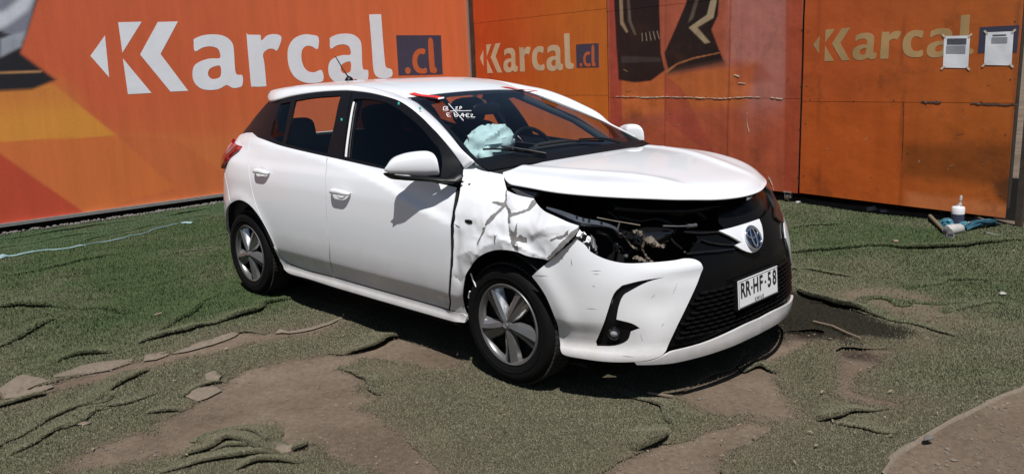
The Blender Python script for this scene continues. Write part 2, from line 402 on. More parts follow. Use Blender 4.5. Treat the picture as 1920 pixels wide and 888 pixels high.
def attr_print(name, rough=.45, rust=0.0, streak=.22, bumpd=.02):
    """printed film whose ink colours are stored on the sheet; grime streaks and rust on top"""
    m = bpy.data.materials.new(name); m.use_nodes = True; nt = m.node_tree; b = nt.nodes['Principled BSDF']
    b.inputs['Roughness'].default_value = rough; b.inputs['Specular IOR Level'].default_value = .4
    at = nt.nodes.new('ShaderNodeAttribute'); at.attribute_name = 'tint'; tc = nt.nodes.new('ShaderNodeTexCoord')
    def noise(sc, d, r, v=None):
        n = nt.nodes.new('ShaderNodeTexNoise'); n.inputs['Scale'].default_value = sc; n.inputs['Detail'].default_value = d; n.inputs['Roughness'].default_value = r
        nt.links.new(v or tc.outputs['Object'], n.inputs['Vector']); return n
    mp = nt.nodes.new('ShaderNodeMapping'); mp.inputs['Scale'].default_value = (5, 5, .5); nt.links.new(tc.outputs['Object'], mp.inputs['Vector'])
    n = noise(1.5, 8, .65, mp.outputs['Vector']); r = nt.nodes.new('ShaderNodeMapRange'); r.inputs['From Min'].default_value = .3; r.inputs['From Max'].default_value = .7; r.inputs['To Min'].default_value = 1 - streak; r.inputs['To Max'].default_value = 1.0 + streak * .35
    nt.links.new(n.outputs['Fac'], r.inputs['Value'])
    n4 = noise(45, 6, .7); r4 = nt.nodes.new('ShaderNodeMapRange'); r4.inputs['To Min'].default_value = .86; r4.inputs['To Max'].default_value = 1.14; nt.links.new(n4.outputs['Fac'], r4.inputs['Value'])
    mm = nt.nodes.new('ShaderNodeMath'); mm.operation = 'MULTIPLY'; nt.links.new(r.outputs['Result'], mm.inputs[0]); nt.links.new(r4.outputs['Result'], mm.inputs[1])
    mx = nt.nodes.new('ShaderNodeVectorMath'); mx.operation = 'SCALE'; nt.links.new(at.outputs['Color'], mx.inputs[0]); nt.links.new(mm.outputs[0], mx.inputs['Scale']); last = mx.outputs['Vector']
    if rust:
        n2 = noise(1.7, 12, .72); r2 = nt.nodes.new('ShaderNodeMapRange'); r2.inputs['From Min'].default_value = .55; r2.inputs['From Max'].default_value = .75; r2.inputs['To Max'].default_value = rust; nt.links.new(n2.outputs['Fac'], r2.inputs['Value'])
        m2 = nt.nodes.new('ShaderNodeMix'); m2.data_type = 'RGBA'; m2.inputs['B'].default_value = (.07, .030, .016, 1); nt.links.new(r2.outputs['Result'], m2.inputs['Factor']); nt.links.new(last, m2.inputs['A']); last = m2.outputs['Result']
        n5 = noise(14, 10, .75); r5 = nt.nodes.new('ShaderNodeMapRange'); r5.inputs['From Min'].default_value = .64; r5.inputs['From Max'].default_value = .72; r5.inputs['To Max'].default_value = rust * .8; nt.links.new(n5.outputs['Fac'], r5.inputs['Value'])
        m5 = nt.nodes.new('ShaderNodeMix'); m5.data_type = 'RGBA'; m5.inputs['B'].default_value = (.10, .05, .03, 1); nt.links.new(r5.outputs['Result'], m5.inputs['Factor']); nt.links.new(last, m5.inputs['A']); last = m5.outputs['Result']
    nt.links.new(last, b.inputs['Base Color'])
    n3 = noise(2.2, 4, .5); bp_ = nt.nodes.new('ShaderNodeBump'); bp_.inputs['Strength'].default_value = .3; bp_.inputs['Distance'].default_value = bumpd
    nt.links.new(n3.outputs['Fac'], bp_.inputs['Height']); nt.links.new(bp_.outputs['Normal'], b.inputs['Normal']); MATS[name] = m
attr_print('film_wall', .5, 0, .12, .008)
attr_print('film_bay', .42, .35, .14)
attr_print('film_faded', .36, .6, .20, .05)
attr_print('film_gate', .38, .8, .13, .05)
INK = 1.06
def soft(P, poly, w):
    poly = np.array(poly); d = polydist(P, poly) * np.where(inpoly(P, poly), -1, 1); return (1 - sstep(-w, w, d))[:, None]
def paint_sheet(o, colfn, frame):
    """store ink colours on a sheet; colfn takes (s,z)"""
    p0, t = frame; me = o.data; V = np.empty(len(me.vertices) * 3); me.vertices.foreach_get('co', V); V = V.reshape(-1, 3)
    S = np.c_[(V - p0) @ t, V[:, 2]]; c = colfn(S)
    at = me.color_attributes.new('tint', 'FLOAT_COLOR', 'POINT'); at.data.foreach_set('color', np.c_[c * INK, np.ones(len(c))].ravel().astype(np.float32))
print_mat('print_orange', (.52, .12, .042), dirt=.10)
print_mat('print_brick', (.36, .075, .036), dirt=.10)
print_mat('print_red', (.30, .038, .026), dirt=.12)
print_mat('print_amber', (.47, .165, .030), dirt=.14)
print_mat('print_glow', (.42, .115, .036), dirt=.14)
print_mat('print_black', (.012, .012, .015), dirt=.3)
print_mat('print_grey', (.30, .31, .36), dirt=.65)
print_mat('print_white', (.74, .76, .80), dirt=.05)
print_mat('print_cream', (.60, .45, .28), dirt=.12)
print_mat('print_cream_old', (.47, .30, .13), dirt=.22)
print_mat('print_navy', (.055, .052, .085), dirt=.1)
print_mat('sheet_orange', (.37, .080, .017), dirt=.25, col2=(.30, .048, .013), rust=.55)
print_mat('sheet_faded', (.30, .070, .042), dirt=.25, col2=(.27, .098, .068), rust=.5)
print_mat('sheet_gate', (.34, .066, .014), dirt=.25, col2=(.27, .040, .011), rust=.75)
mat('steel_edge', (.10, .075, .06), .6, .5, noise=.5, nscale=14)
mat('alu', (.50, .50, .50), .4, .7, noise=.25, nscale=20)
mat('peel', (.50, .40, .30), .8, noise=.4, nscale=30)
mat('void', (.012, .011, .010), .95)
mat('paper', (.78, .79, .82), .7, noise=.08, nscale=12, bump=.15, bscale=14)
mat('paper_ink', (.10, .10, .13), .8, noise=.45, nscale=60)
mat('paper_ink_light', (.34, .34, .38), .8, noise=.4, nscale=90)
mat('tape', (.62, .55, .42), .35, noise=.15, nscale=40)
mat('concrete', (.32, .30, .28), .9, noise=.4, nscale=6, bump=.3, bscale=20)

def decal(name, poly, pt, m, parent, off=.002, holes=(), res=.12):
    V, F = cdt(poly, res, holes)
    P = [pt(s, z, off) for s, z in V]
    a, b, c = (P[i] for i in F[0])
    F2 = F if np.dot(np.cross(b - a, c - a), CAM_C - a) > 0 else F[:, ::-1]
    o = mesh_obj(name, P, F2, m, parent)
    md = o.modifiers.new('t', 'SOLIDIFY'); md.thickness = .0012; md.offset = -1
    return o
def slab(name, s0, s1, z0, z1, pt, m, parent, t=.03, off=0.0, wav=0.0, seed=0, res=.14, sag=None):
    """sheet with thickness and, if wav, dents"""
    ns = max(2, int((s1 - s0) / res)); nz = max(2, int((z1 - z0) / res))
    S, Z = np.meshgrid(np.linspace(s0, s1, ns + 1), np.linspace(z0, z1, nz + 1), indexing='ij'); S = S.ravel(); Z = Z.ravel()
    d = wav * fbm(np.c_[S, Z] * 2.2, seed, 3) if wav else np.zeros(len(S))
    zz = Z if sag is None else Z + (1 - (Z - z0) / (z1 - z0)) * sag(S)
    o0 = pt(0, 0, 0); es = pt(1, 0, 0) - o0; en_ = pt(0, 0, 1) - o0
    V = o0 + S[:, None] * es + np.c_[0 * S, 0 * S, zz] + (off + d)[:, None] * en_
    i, j = np.meshgrid(np.arange(ns), np.arange(nz), indexing='ij'); q = (i * (nz + 1) + j).ravel(); F = np.c_[q, q + nz + 1, q + nz + 2, q + 1]
    if np.dot(np.cross(es, [0, 0, 1]), en_) < 0: F = F[:, ::-1]
    # rim and back as a plain box of their own
    g = np.arange((ns + 1) * (nz + 1)).reshape(ns + 1, nz + 1); rim = np.r_[g[:, 0], g[-1, 1:], g[-2::-1, -1], g[0, -2:0:-1]]
    n0 = len(V); R0 = V[rim]; R1 = R0 - en_ * t; nr = len(rim); V = np.vstack([V, R0, R1]); k = np.arange(nr); k2 = (k + 1) % nr
    RF = np.c_[n0 + k, n0 + nr + k, n0 + nr + k2, n0 + k2]
    F = np.vstack([F, RF]); me = bpy.data.meshes.new(name)
    me.vertices.add(len(V)); me.vertices.foreach_set('co', V.ravel()); me.loops.add(F.size); me.loops.foreach_set('vertex_index', F.ravel().astype(np.int32)); me.polygons.add(len(F)); me.polygons.foreach_set('loop_start', np.arange(0, F.size, 4)); me.update()
    me.polygons.foreach_set('use_smooth', np.r_[np.ones(len(F) - nr, bool), np.zeros(nr, bool)])
    ob = bpy.data.objects.new(name, me); COL.objects.link(ob); me.materials.append(MATS[m])
    if parent is not None: ob.parent = parent
    return ob

# --- logo, measured once on the big billboard, in billboard metres
Z0 = (0, 0, 2.0178)
def lz(pts): return [Linv(*p) for p in zoomed(pts, *Z0)]
def rounded(pts, n=4): return catmull(pts, n, closed=True)
A1 = lz([(733, 160), (735, 148), (770, 134), (815, 131), (850, 138), (875, 158), (884, 185), (889, 262), (897, 283), (917, 286), (917, 322), (903, 331), (880, 333), (857, 322), (830, 336), (795, 341), (760, 335), (735, 312), (728, 280), (735, 250), (760, 232), (795, 222), (832, 220), (830, 195), (820, 182), (795, 176), (765, 181), (737, 195)])
A1H = lz([(833, 250), (805, 254), (790, 265), (787, 283), (797, 297), (815, 299), (835, 288)])
a2s = np.array(Linv(*zoomed([(1243, 272)], *Z0)[0])) - np.array(Linv(*zoomed([(728, 280)], *Z0)[0]))
a2s[1] = 0.0
LOGO = [  # (name, outline, holes)
    ('logo_arrow', lz([(342, 212), (397, 135), (413, 293)]), []),
    ('letter_k', lz([(447, 85), (536, 83), (463, 200)]), []),
    ('letter_k', lz([(465, 222), (573, 352), (484, 357)]), []),
    ('letter_k', lz([(597, 84), (673, 82), (607, 205), (712, 344), (645, 347), (530, 207)]), []),
    ('letter_a', rounded(A1, 3), [rounded(A1H, 3)]),
    ('letter_r', rounded(lz([(933, 133), (938, 132), (983, 133), (986, 136), (990, 155), (1010, 135), (1040, 130), (1063, 138), (1062, 160), (1048, 192), (1035, 186), (1015, 186), (995, 205), (1000, 240), (1007, 318), (1002, 327), (957, 328), (950, 322), (944, 260)]), 3), []),
    ('letter_c', rounded(lz([(1202, 186), (1205, 142), (1180, 133), (1150, 131), (1115, 145), (1093, 175), (1088, 215), (1095, 258), (1115, 292), (1145, 310), (1180, 315), (1222, 306), (1217, 266), (1190, 274), (1165, 270), (1148, 250), (1140, 220), (1143, 190), (1158, 175), (1180, 176)]), 3), []),
    ('letter_a', rounded([tuple(np.array(p) + a2s) for p in A1], 3), [rounded([tuple(np.array(p) + a2s) for p in A1H], 3)]),
    ('letter_l', rounded(lz([(1397, 60), (1400, 56), (1438, 55), (1442, 60), (1447, 130), (1455, 225), (1461, 255), (1482, 264), (1482, 290), (1450, 297), (1425, 290), (1413, 265), (1408, 200), (1402, 120)]), 3), []),
]
BOX = lz([(1498, 134), (1668, 134), (1675, 282), (1508, 286)])
SMALL = [('dot', [tuple(np.array(Linv(*zoomed([(1543, 268)], *Z0)[0])) + .048 * np.array([math.cos(t), math.sin(t)])) for t in np.linspace(0, 2 * math.pi, 17)[:-1]]),
         ('letter_c', rounded(lz([(1608, 187), (1605, 206), (1590, 204), (1580, 216), (1578, 235), (1585, 255), (1600, 261), (1612, 257), (1615, 275), (1595, 279), (1575, 272), (1562, 250), (1560, 225), (1567, 200), (1585, 185)]), 3)),
         ('letter_l', rounded(lz([(1620, 153), (1636, 150), (1640, 185), (1642, 220), (1645, 253), (1652, 259), (1650, 276), (1635, 276), (1625, 262)]), 3))]
def place_logo(parent, pt, tf, mw, mb_, mo, off, skip_box=False):
    t_ = lambda poly: [tf(p) for p in poly]
    for nme, poly, holes in LOGO: decal(nme, t_(poly), pt, mw, parent, off, [t_(h) for h in holes])
    b = decal('logo_square', t_(BOX), pt, mb_, parent, off)
    if not skip_box:
        for nme, poly in SMALL: decal(nme, t_(poly), pt, mo, b, off + .0016)

# --- billboard on the left
bill = thing('billboard_wall', 'large orange printed billboard wall behind the rear of the car, big white lettering', 'billboard')
sL0 = Linv(0, 200)[0] - 2.6; sL1 = Linv(878, 70)[0]
zb0 = .085
def LP(pts): return [Linv(*p) for p in pts]
def wall_ink(P):
    c = np.tile(np.array([.46, .088, .036]), (len(P), 1)); n = (sstep(-1.5, 5, P[:, 0]))[:, None]; c = c * (1 - n) + np.array([.54, .122, .044]) * n
    up = sstep(.4, 1.5, P[:, 1])[:, None]; c = c * up + np.array([.46, .118, .038]) * (1 - up)
    def put(poly, col, w, k=1.0):
        nonlocal c
        m = soft(P, LP(poly), w) * k; c = c * (1 - m) + np.array(col) * m
    put([(220, 255), (640, 250), (880, 300), (880, 420), (420, 400), (325, 352)], (.50, .150, .045), .10, .5)
    put([(225, 255), (330, 262), (560, 420), (380, 420)], (.40, .080, .030), .02, .30)
    put([(-80, 160), (100, 158), (220, 255), (-80, 270)], (.54, .215, .036), .012)
    put([(-80, 150), (112, 150), (150, 190), (-80, 215)], (.46, .15, .036), .16, .8)
    put([(-80, 270), (220, 256), (330, 352), (160, 398), (0, 288)], (.50, .130, .036), .012)
    put([(-80, 240), (0, 288), (160, 400), (-80, 440)], (.40, .056, .028), .010)
    put([(-90, -30), (80, -30), (38, 100), (105, 150), (60, 168), (-90, 176)], (.012, .012, .016), .02)
    put([(-90, -40), (78, -40), (46, 74), (-90, 78)], (.16, .17, .22), .02)
    put([(-90, 50), (10, 20), (60, -20), (74, -30), (52, 20), (14, 48), (-90, 90)], (.50, .52, .60), .035, .9)
    put([(0, 70), (46, 60), (40, 88), (0, 108)], (.30, .32, .38), .02, .8)
    put([(-60, 60), (0, 58), (20, 66), (0, 74)], (.01, .01, .012), .015, .9)
    put([(-90, 141), (80, 132), (80, 134.5), (-90, 145)], (.40, .20, .09), .006, .9)
    return c
o = slab('printed_panel', sL0, sL1, zb0 + .03, 3.0, Lpt, 'film_wall', bill, t=.03, res=.022); paint_sheet(o, lambda P: wall_ink(P) * np.array([1.16, 1.16, 1.1]), (L_P0, Lt))
mb = MB()
for z, off in ((zb0 + .012, .012),):
    a, b = Lpt(sL0, z, off), Lpt(sL1, z, off); c = (a + b) / 2; R = np.stack([Lt, Ln, [0, 0, 1]], 1)
    mb.box(c, (sL1 - sL0, .05, .034), R)
mb.obj('bottom_trim', 'alu', bill)
mb = MB(); c = Lpt(sL1 + .012, 1.56, .012); mb.box(c, (.05, .06, 2.9), R); mb.obj('edge_trim', 'alu', bill)
mb = MB(); c = Lpt((sL0 + sL1) / 2, zb0 / 2 - .05, -.16); mb.box(c, (sL1 - sL0, .05, .3), R); mb.obj('foot_shade_board', 'void', bill)  # added black board, stands for the shade in the gap below the billboard
place_logo(bill, Lpt, lambda p: p, 'print_white', 'print_navy', 'print_orange', .0015)

# --- sheet-metal fence bay and the two gate leaves
def G(u, v): return Ginv(u, v)
def logo_tf(p_from, p_to, q_from, q_to):
    k = (q_to[0] - q_from[0]) / (p_to[0] - p_from[0])
    return lambda p: (q_from[0] + (p[0] - p_from[0]) * k, q_from[1] + (p[1] - p_from[1]) * k)
sA, sB, sC, sD = G(890, 80)[0], G(1139, 100)[0], G(1502, 180)[0], G(1904, 200)[0]
zt = 2.9
def gp(pts): return [Ginv(*p) for p in pts]
def screws(parent, seam_z, s0, s1, step, off=.004):
    s = s0; k = 0
    while s < s1:
        mb = MB(); c = Gpw(s, seam_z + rng.normal(0, .006), .001); mb.lathe([(0.0001, .004), (.003, .0035), (.0052, .001), (.0055, -.003)], c, Gn, 8); mb.obj('screw', 'steel_edge', parent, 50)
        s += step * rng.uniform(.7, 1.3); k += 1
def strip(pl, pt, w, off, name, m, parent, jit=.0):
    """torn strip of peeled film along a polyline of (s,z)"""
    P = catmull(pl, 5); mb = MB(); V = []
    for i, (s, z) in enumerate(P):
        ww = w * (0.5 + rng.uniform(0, 1)); V += [pt(s, z + jit * rng.uniform(-1, 1), off), pt(s, z - ww, off + .004 * rng.uniform(.2, 1.2))]
    F = [(2 * i, 2 * i + 1, 2 * i + 3, 2 * i + 2) for i in range(len(P) - 1)]
    o = mesh_obj(name, V, F, m, parent); md = o.modifiers.new('t', 'SOLIDIFY'); md.thickness = .0015; return o

bay = thing('fence_bay', 'orange metal fence bay between the billboard and the gate, white lettering behind the car roof', 'fence')
z1, z2 = G(1000, 32)[1], G(1110, 179)[1]
c_ = (sB - sA) / 3
WAV = .0045
def Gwave(s, z): return WAV * float(fbm(np.array([[s, z]]) * 2.2, 77, 3)[0])
def Gpw(s, z, off=0.0): return Gpt(s, z, off + Gwave(s, z))
def bay_ink(P):
    f = sstep(sA, sB, P[:, 0])[:, None]; c = np.array([.50, .070, .015]) * (1 - f) + np.array([.52, .135, .018]) * f
    lo = sstep(1.5, .7, P[:, 1])[:, None]; return c * (1 - lo) + np.array([.56, .140, .018]) * lo
for za, zb_ in ((z1 + .002, zt), (z2 + .002, z1 - .002), (.16, z2 - .002)):
    o = slab('sheet_panel', sA, sB - .012, za, zb_, Gpt, 'film_bay', bay, t=.012, wav=WAV, seed=77, res=.05); paint_sheet(o, bay_ink, (G_P0, Gt))
mb = MB(); mb.box(Gpt((sA + sB) / 2, 1.75, -.05), (sB - sA - .02, .02, 3.1), np.stack([Gt, Gn, [0, 0, 1]], 1)); mb.obj('light_block_board', 'void', bay)  # added board, blocks daylight that would leak through the sheet seams
screws(bay, z1 + .02, sA + .2, sB - .1, .4); screws(bay, z2 + .02, sA + 1.4, sB - .1, .4)
lt = logo_tf(Linv(*zoomed([(342, 212)], *Z0)[0]), Linv(*zoomed([(1668, 134)], *Z0)[0]), G(899.5, 109), G(1122.5, 88))
place_logo(bay, Gpw, lt, 'print_cream', 'print_navy', 'print_orange', .0016)
mb = MB(); Rg = np.stack([Gt, Gn, [0, 0, 1]], 1)
mb.box(Gpt(sA - .05, 1.6, -.03), (.09, .08, 3.4), Rg); mb.obj('post', 'steel_edge', bay)
mb = MB(); mb.box(Gpt(sB - .2, .06, -.3), (2.6, .04, .4), Rg); mb.obj('foot_shade_board', 'void', bay)  # black board added as painted shade below the bay sheets

def gate_leaf(label, s0, s1, zb, m, seams, ink, sag=None):
    g = thing('gate_leaf', label, 'gate', group=None)
    zs = [zb] + seams + [zt]
    for i in range(len(zs) - 1):
        o = slab('sheet_panel', s0 + .008, s1 - .008, zs[i] + .002, zs[i + 1] - .002, Gpt, m, g, t=.012, wav=WAV, seed=77, res=.0105 if m == 'film_faded' else .03, sag=sag if i == 0 else None); paint_sheet(o, ink, (G_P0, Gt))
    mb = MB(); mb.box(Gpt((s0 + s1) / 2, (zb + zt) / 2 + .12, -.085), (s1 - s0 - .02, .015, zt - zb - .2), Rg); mb.obj('light_block_board', 'void', g)  # added black board, stops light coming through the seams of the leaf
    mb = MB(); mb.box(Gpt((s0 + s1) / 2, .12, -.40), (s1 - s0 + .3, .03, .5), Rg); mb.obj('gap_shade_board', 'void', g)  # black board added so that the gap under the leaf looks shaded
    for s in (s0 + .03, s1 - .03):
        mb = MB(); mb.box(Gpt(s, (zb + zt) / 2 + .06, -.045), (.05, .05, zt - zb), Rg); mb.obj('frame_upright', 'steel_edge', g)
    mb = MB(); mb.box(Gpt((s0 + s1) / 2, zb + .09, -.045), (s1 - s0 - .12, .05, .05), Rg); mb.obj('frame_rail', 'steel_edge', g)
    return g
zA1 = G(1340, 184)[1]; zA0 = G(1440, 357)[1]; zTop = G(1250, 10)[1]
def ink1(P):
    c = np.tile(np.array([.42, .105, .055]), (len(P), 1))
    def put(poly, col, w, k=1.0):
        nonlocal c
        m = soft(P, gp(poly), w) * k; c = c * (1 - m) + np.array(col) * m
    put([(1370, -60), (1475, -60), (1475, 220), (1400, 260), (1365, 120)], (.46, .185, .15), .10, .8)
    put([(1140, 150), (1420, 120), (1400, 200), (1140, 220)], (.55, .145, .035), .07, .8)
    put([(1140, 240), (1505, 190), (1505, 380), (1140, 400)], (.42, .088, .038), .14, .7)
    put([(1372, 115), (1430, 120), (1450, 150), (1380, 160)], (.33, .060, .030), .05, .5)
    put([(1143, -60), (1166, -60), (1166, 260), (1143, 300)], (.40, .060, .042), .006, .8)
    put([(1247, 140), (1278, 165), (1318, 245), (1345, 300), (1247, 225)], (.36, .062, .045), .006, .6)
    put([(1475, -60), (1505, -60), (1500, 380), (1470, 380)], (.38, .062, .024), .006, .7)
    put([(1370, -60), (1373, -60), (1363, 380), (1360, 380)], (.22, .045, .03), .005, .6)
    put([(1247, -60), (1250, -60), (1248, 380), (1245, 380)], (.24, .05, .03), .005, .5)
    put([(1148, -60), (1234, -60), (1237, 40), (1239, 100), (1247, 132), (1220, 152), (1190, 155), (1160, 150), (1156, 90)], (.012, .011, .011), .012)
    put([(1290, -60), (1353, -60), (1346, 30), (1334, 56), (1357, 116), (1310, 126), (1254, 136), (1246, 100), (1268, 50), (1287, 5)], (.012, .011, .011), .012)
    put([(1250, 132), (1357, 112), (1362, 122), (1250, 142)], (.10, .05, .035), .03, .7)
    put([(1160, -30), (1167, -30), (1169, 40), (1178, 60), (1175, 62), (1163, 45)], (.42, .30, .18), .008, .75)
    put([(1174, -30), (1178, -30), (1184, 40), (1194, 66), (1190, 66), (1178, 40)], (.16, .13, .10), .008, .7)
    put([(1340, -30), (1350, -30), (1338, 34), (1308, 52), (1332, 80), (1322, 82), (1292, 52), (1326, 28)], (.46, .36, .22), .008, .85)
    put([(1310, -20), (1316, -20), (1300, 35), (1290, 44), (1292, 36)], (.14, .11, .08), .01, .7)
    put([(1246, 134), (1270, 118), (1300, 108), (1350, 98), (1350, 100), (1300, 111), (1270, 122), (1250, 138)], (.42, .16, .06), .004, .9)
    for k in range(5):
        u = 1203 + k * 7; put([(u, 62 - k), (u + 1.4, 62 - k), (u + 2.4 + k, 78 - k), (u + 1 + k, 78 - k)], (.40, .32, .22), .004, .8)
    put([(1165, 105), (1238, 108), (1240, 116), (1165, 118)], (.06, .055, .05), .012, .6)
    return c
def ink2(P):
    f = sstep(sC, sD, P[:, 0])[:, None]; c = np.array([.44, .085, .018]) * (1 - f) + np.array([.42, .105, .018]) * f
    def put(poly, col, w, k=1.0):
        nonlocal c
        m = soft(P, gp(poly), w) * k; c = c * (1 - m) + np.array(col) * m
    put([(1506, 200), (1700, 195), (1690, 380), (1500, 360)], (.47, .092, .014), .08, .7)
    put([(1690, 270), (1905, 270), (1900, 350), (1690, 330)], (.19, .052, .011), .07, .75)
    put([(1860, 345), (1900, 330), (1898, 395), (1870, 370)], (.05, .025, .012), .03, .7)
    put([(1700, 360), (1895, 385), (1895, 412), (1700, 390)], (.58, .20, .075), .03, .6)
    put([(1692, -50), (1696, -50), (1691, 390), (1687, 390)], (.20, .045, .014), .004, .5); put([(1535, -50), (1538, -50), (1536, 380), (1533, 380)], (.24, .05, .015), .004, .4)
    put([(1905, 0), (1915, 0), (1900, 410), (1890, 410)], (.14, .05, .02), .012, .5)
    return c
g1 = gate_leaf('faded reddish gate leaf with blurred black car-part print, behind the bonnet', sB, sC - .006, zA0, 'film_faded', [zA1, zTop], ink1)
zB1 = G(1700, 192)[1]; zB0 = G(1700, 386)[1]
g2 = gate_leaf('rusty orange gate leaf with cream lettering and two paper notices', sC + .006, sD, zB0, 'film_gate', [zB1], ink2, sag=lambda s: (G(1500, 362)[1] - zB0) + (G(1895, 410)[1] - G(1500, 362)[1]) * np.clip((s - sC) / (sD - sC), 0, 1))
screws(g1, zA1 + .02, sB + .1, sC - .1, .5, .008); screws(g2, zB1 + .02, sC + .1, sD - .05, .45, .008)
for sg, s_ in ((g1, (1140, 1505)), (g2, (1508, 1898))):
    for zz in np.arange(.3, 2.6, .46):
        for ss in (G(s_[0], 200)[0] + .02, G(s_[1], 200)[0] - .03):
            mb = MB(); mb.lathe([(0.0001, .004), (.003, .0035), (.0052, .001), (.0055, -.003)], Gpw(ss, zz + rng.normal(0, .03), .001), Gn, 8); mb.obj('screw', 'steel_edge', sg, 50)
for seg_, w_s in (([(1156, 180.5), (1175, 181), (1194, 180.5)], .004), ([(1194, 181), (1212, 182), (1232, 181.5), (1246, 180.5)], .009), ([(1248, 181), (1275, 182), (1300, 182)], .004), ([(1302, 182), (1330, 183), (1355, 184), (1372, 182)], .008), ([(1374, 182.5), (1400, 181.5), (1425, 182)], .005), ([(1445, 182), (1458, 184), (1468, 184)], .010)): strip(gp(seg_), Gpw, w_s, .003, 'peeling_film', 'peel', g1, .005)
strip(gp([(1402, 211), (1401, 228), (1405, 246)]), Gpw, .012, .002, 'peeling_film', 'peel', g1)
strip(gp([(1376, 139), (1386, 142)]), Gpw, .012, .002, 'peeling_film', 'peel', g1); strip(gp([(1385, 155), (1397, 156)]), Gpw, .008, .002, 'peeling_film', 'peel', g1)
strip(gp([(1441, 330), (1447, 342), (1450, 355)]), Gpw, .02, .002, 'peeling_film', 'peel', g1)
# prints on leaf two
lt2 = logo_tf(Linv(*zoomed([(342, 212)], *Z0)[0]), Linv(*zoomed([(1442, 56)], *Z0)[0]), G(1525, 84), G(1818, 38))
place_logo(g2, Gpw, lt2, 'print_cream_old', 'print_navy', 'print_orange', .0016, skip_box=True)
strip(gp([(1728, 189), (1745, 190), (1765, 190)]), Gpw, .012, .002, 'peeling_film', 'steel_edge', g2); strip(gp([(1820, 193), (1860, 194), (1910, 195)]), Gpw, .009, .002, 'peeling_film', 'steel_edge', g2, .003)
strip(gp([(1695, 190), (1695, 240), (1692, 300)]), Gpw, .006, .002, 'peeling_film', 'steel_edge', g2)
rs_ = np.random.default_rng(11)
for g_l, u0, u1, nsc in ((g1, 1150, 1495, 12), (g2, 1515, 1890, 14)):
    for k in range(nsc):
        u, v = rs_.uniform(u0, u1), rs_.choice([rs_.uniform(100, 180), rs_.uniform(200, 345)]); L_, a_s, w_s = rs_.uniform(3, 16), rs_.choice([rs_.uniform(-.3, .3), rs_.uniform(-1.4, 1.4)]), rs_.uniform(.25, .8)
        d_ = np.array([math.cos(a_s), math.sin(a_s)]); n_ = np.array([-d_[1], d_[0]]); c_s = np.array([u, v])
        if u + L_ > u1: continue
        decal('scuff', gp([tuple(c_s - d_ * L_ / 2), tuple(c_s + n_ * w_s), tuple(c_s + d_ * L_ / 2), tuple(c_s - n_ * w_s * .6)]), Gpw, ['peel', 'steel_edge', 'print_cream_old'][k % 3], g_l, .0014)
def notice(label, corners, blocks, off):
    t = thing('paper_notice', label, 'notice')
    q = [np.array(Ginv(*c)) for c in corners]
    def bil(a, b): return (q[0] * (1 - a) + q[1] * a) * (1 - b) + (q[3] * (1 - a) + q[2] * a) * b
    mb = MB(); mb.grid(lambda a, b: Gpw(*bil(a, b), off + .0010 * math.sin(7 * a + 3) * math.sin(5 * b + 1) + .0012), 12, 14)
    s = mb.obj('sheet', 'paper', t)
    for (a0, a1, b0, b1, m) in blocks:
        mb = MB(); mb.grid(lambda a, b: Gpw(*bil(a0 + (a1 - a0) * a, b0 + (b1 - b0) * b), off + .0012 + .0010 * math.sin(7 * (a0 + (a1 - a0) * a) + 3) * math.sin(5 * (b0 + (b1 - b0) * b) + 1) + .0012), 10, 8)
        p = mb.obj('print', m, s)
    for k, (a, b) in enumerate(((0, 0), (1, 0), (1, 1), (0, 1))):
        c = bil(a, b); d = np.array([1, -1]) if k in (0, 2) else np.array([1, 1]); d = d / 1.414; e = np.array([-d[1], d[0]])
        mb = MB(); mb.add([Gpw(*(c + d * i * .020 + e * j * .008), off + .0028) for i, j in ((-1, -1), (1, -1), (1, 1), (-1, 1))], [(0, 1, 2, 3)])
        o = mb.obj('tape', 'tape', t); md = o.modifiers.new('t', 'SOLIDIFY'); md.thickness = .0006
    return t
notice('white notice with dark header block taped over the lettering on the rusty gate', [(1770, 68), (1819, 67), (1815, 128), (1768, 127)], [(.12, .88, .08, .27, 'paper_ink'), (.10, .86, .30, .55, 'paper_ink_light')], .0022)
notice('crumpled white notice taped at the right edge of the rusty gate', [(1849, 61), (1901, 59), (1897, 123), (1845, 122)], [(.25, .75, .08, .12, 'paper_ink'), (.22, .8, .16, .34, 'paper_ink_light')], .0022)
# bolt and caster under leaf one
cw = thing('caster', 'small metal caster under the gate beside the front of the car', 'caster', Gpt(G(1476, 370)[0], 0, -.02))
mb = MB(); c = Gpt(G(1476, 370)[0], 0, -.02)
mb.box(c + [0, 0, .115], (.09, .05, .012), Rg); mb.box(c + [0, 0, .085] - Gt * .03, (.006, .04, .06), Rg); mb.box(c + [0, 0, .085] + Gt * .03, (.006, .04, .06), Rg); mb.obj('bracket', 'alu', cw)
mb = MB(); mb.lathe([(.012, -.02), (.04, -.018), (.045, 0), (.04, .018), (.012, .02)], c + [0, 0, .047], Gt, 20); mb.obj('wheel', 'steel_edge', cw, 40)
# rough concrete wall beyond the gate, on the right
cwl = thing('concrete_wall', 'pale rough wall seen past the right edge of the gate', 'wall')
mb = MB(); base = Gpt(sD + 1.6, 0, -1.2); mb.box(base + [0, 0, 1.3], (3.0, .2, 2.7), Rg); o = mb.obj('wall_block', 'concrete', cwl); bevel(o, .01)
mb = MB(); mb.box(Gpt(sD + .06, 1.5, -.12), (.05, .05, 3.2), Rg); o = mb.obj('gate_post', 'steel_edge'); tag(o, 'dark steel post at the right edge of the rusty gate', 'post')
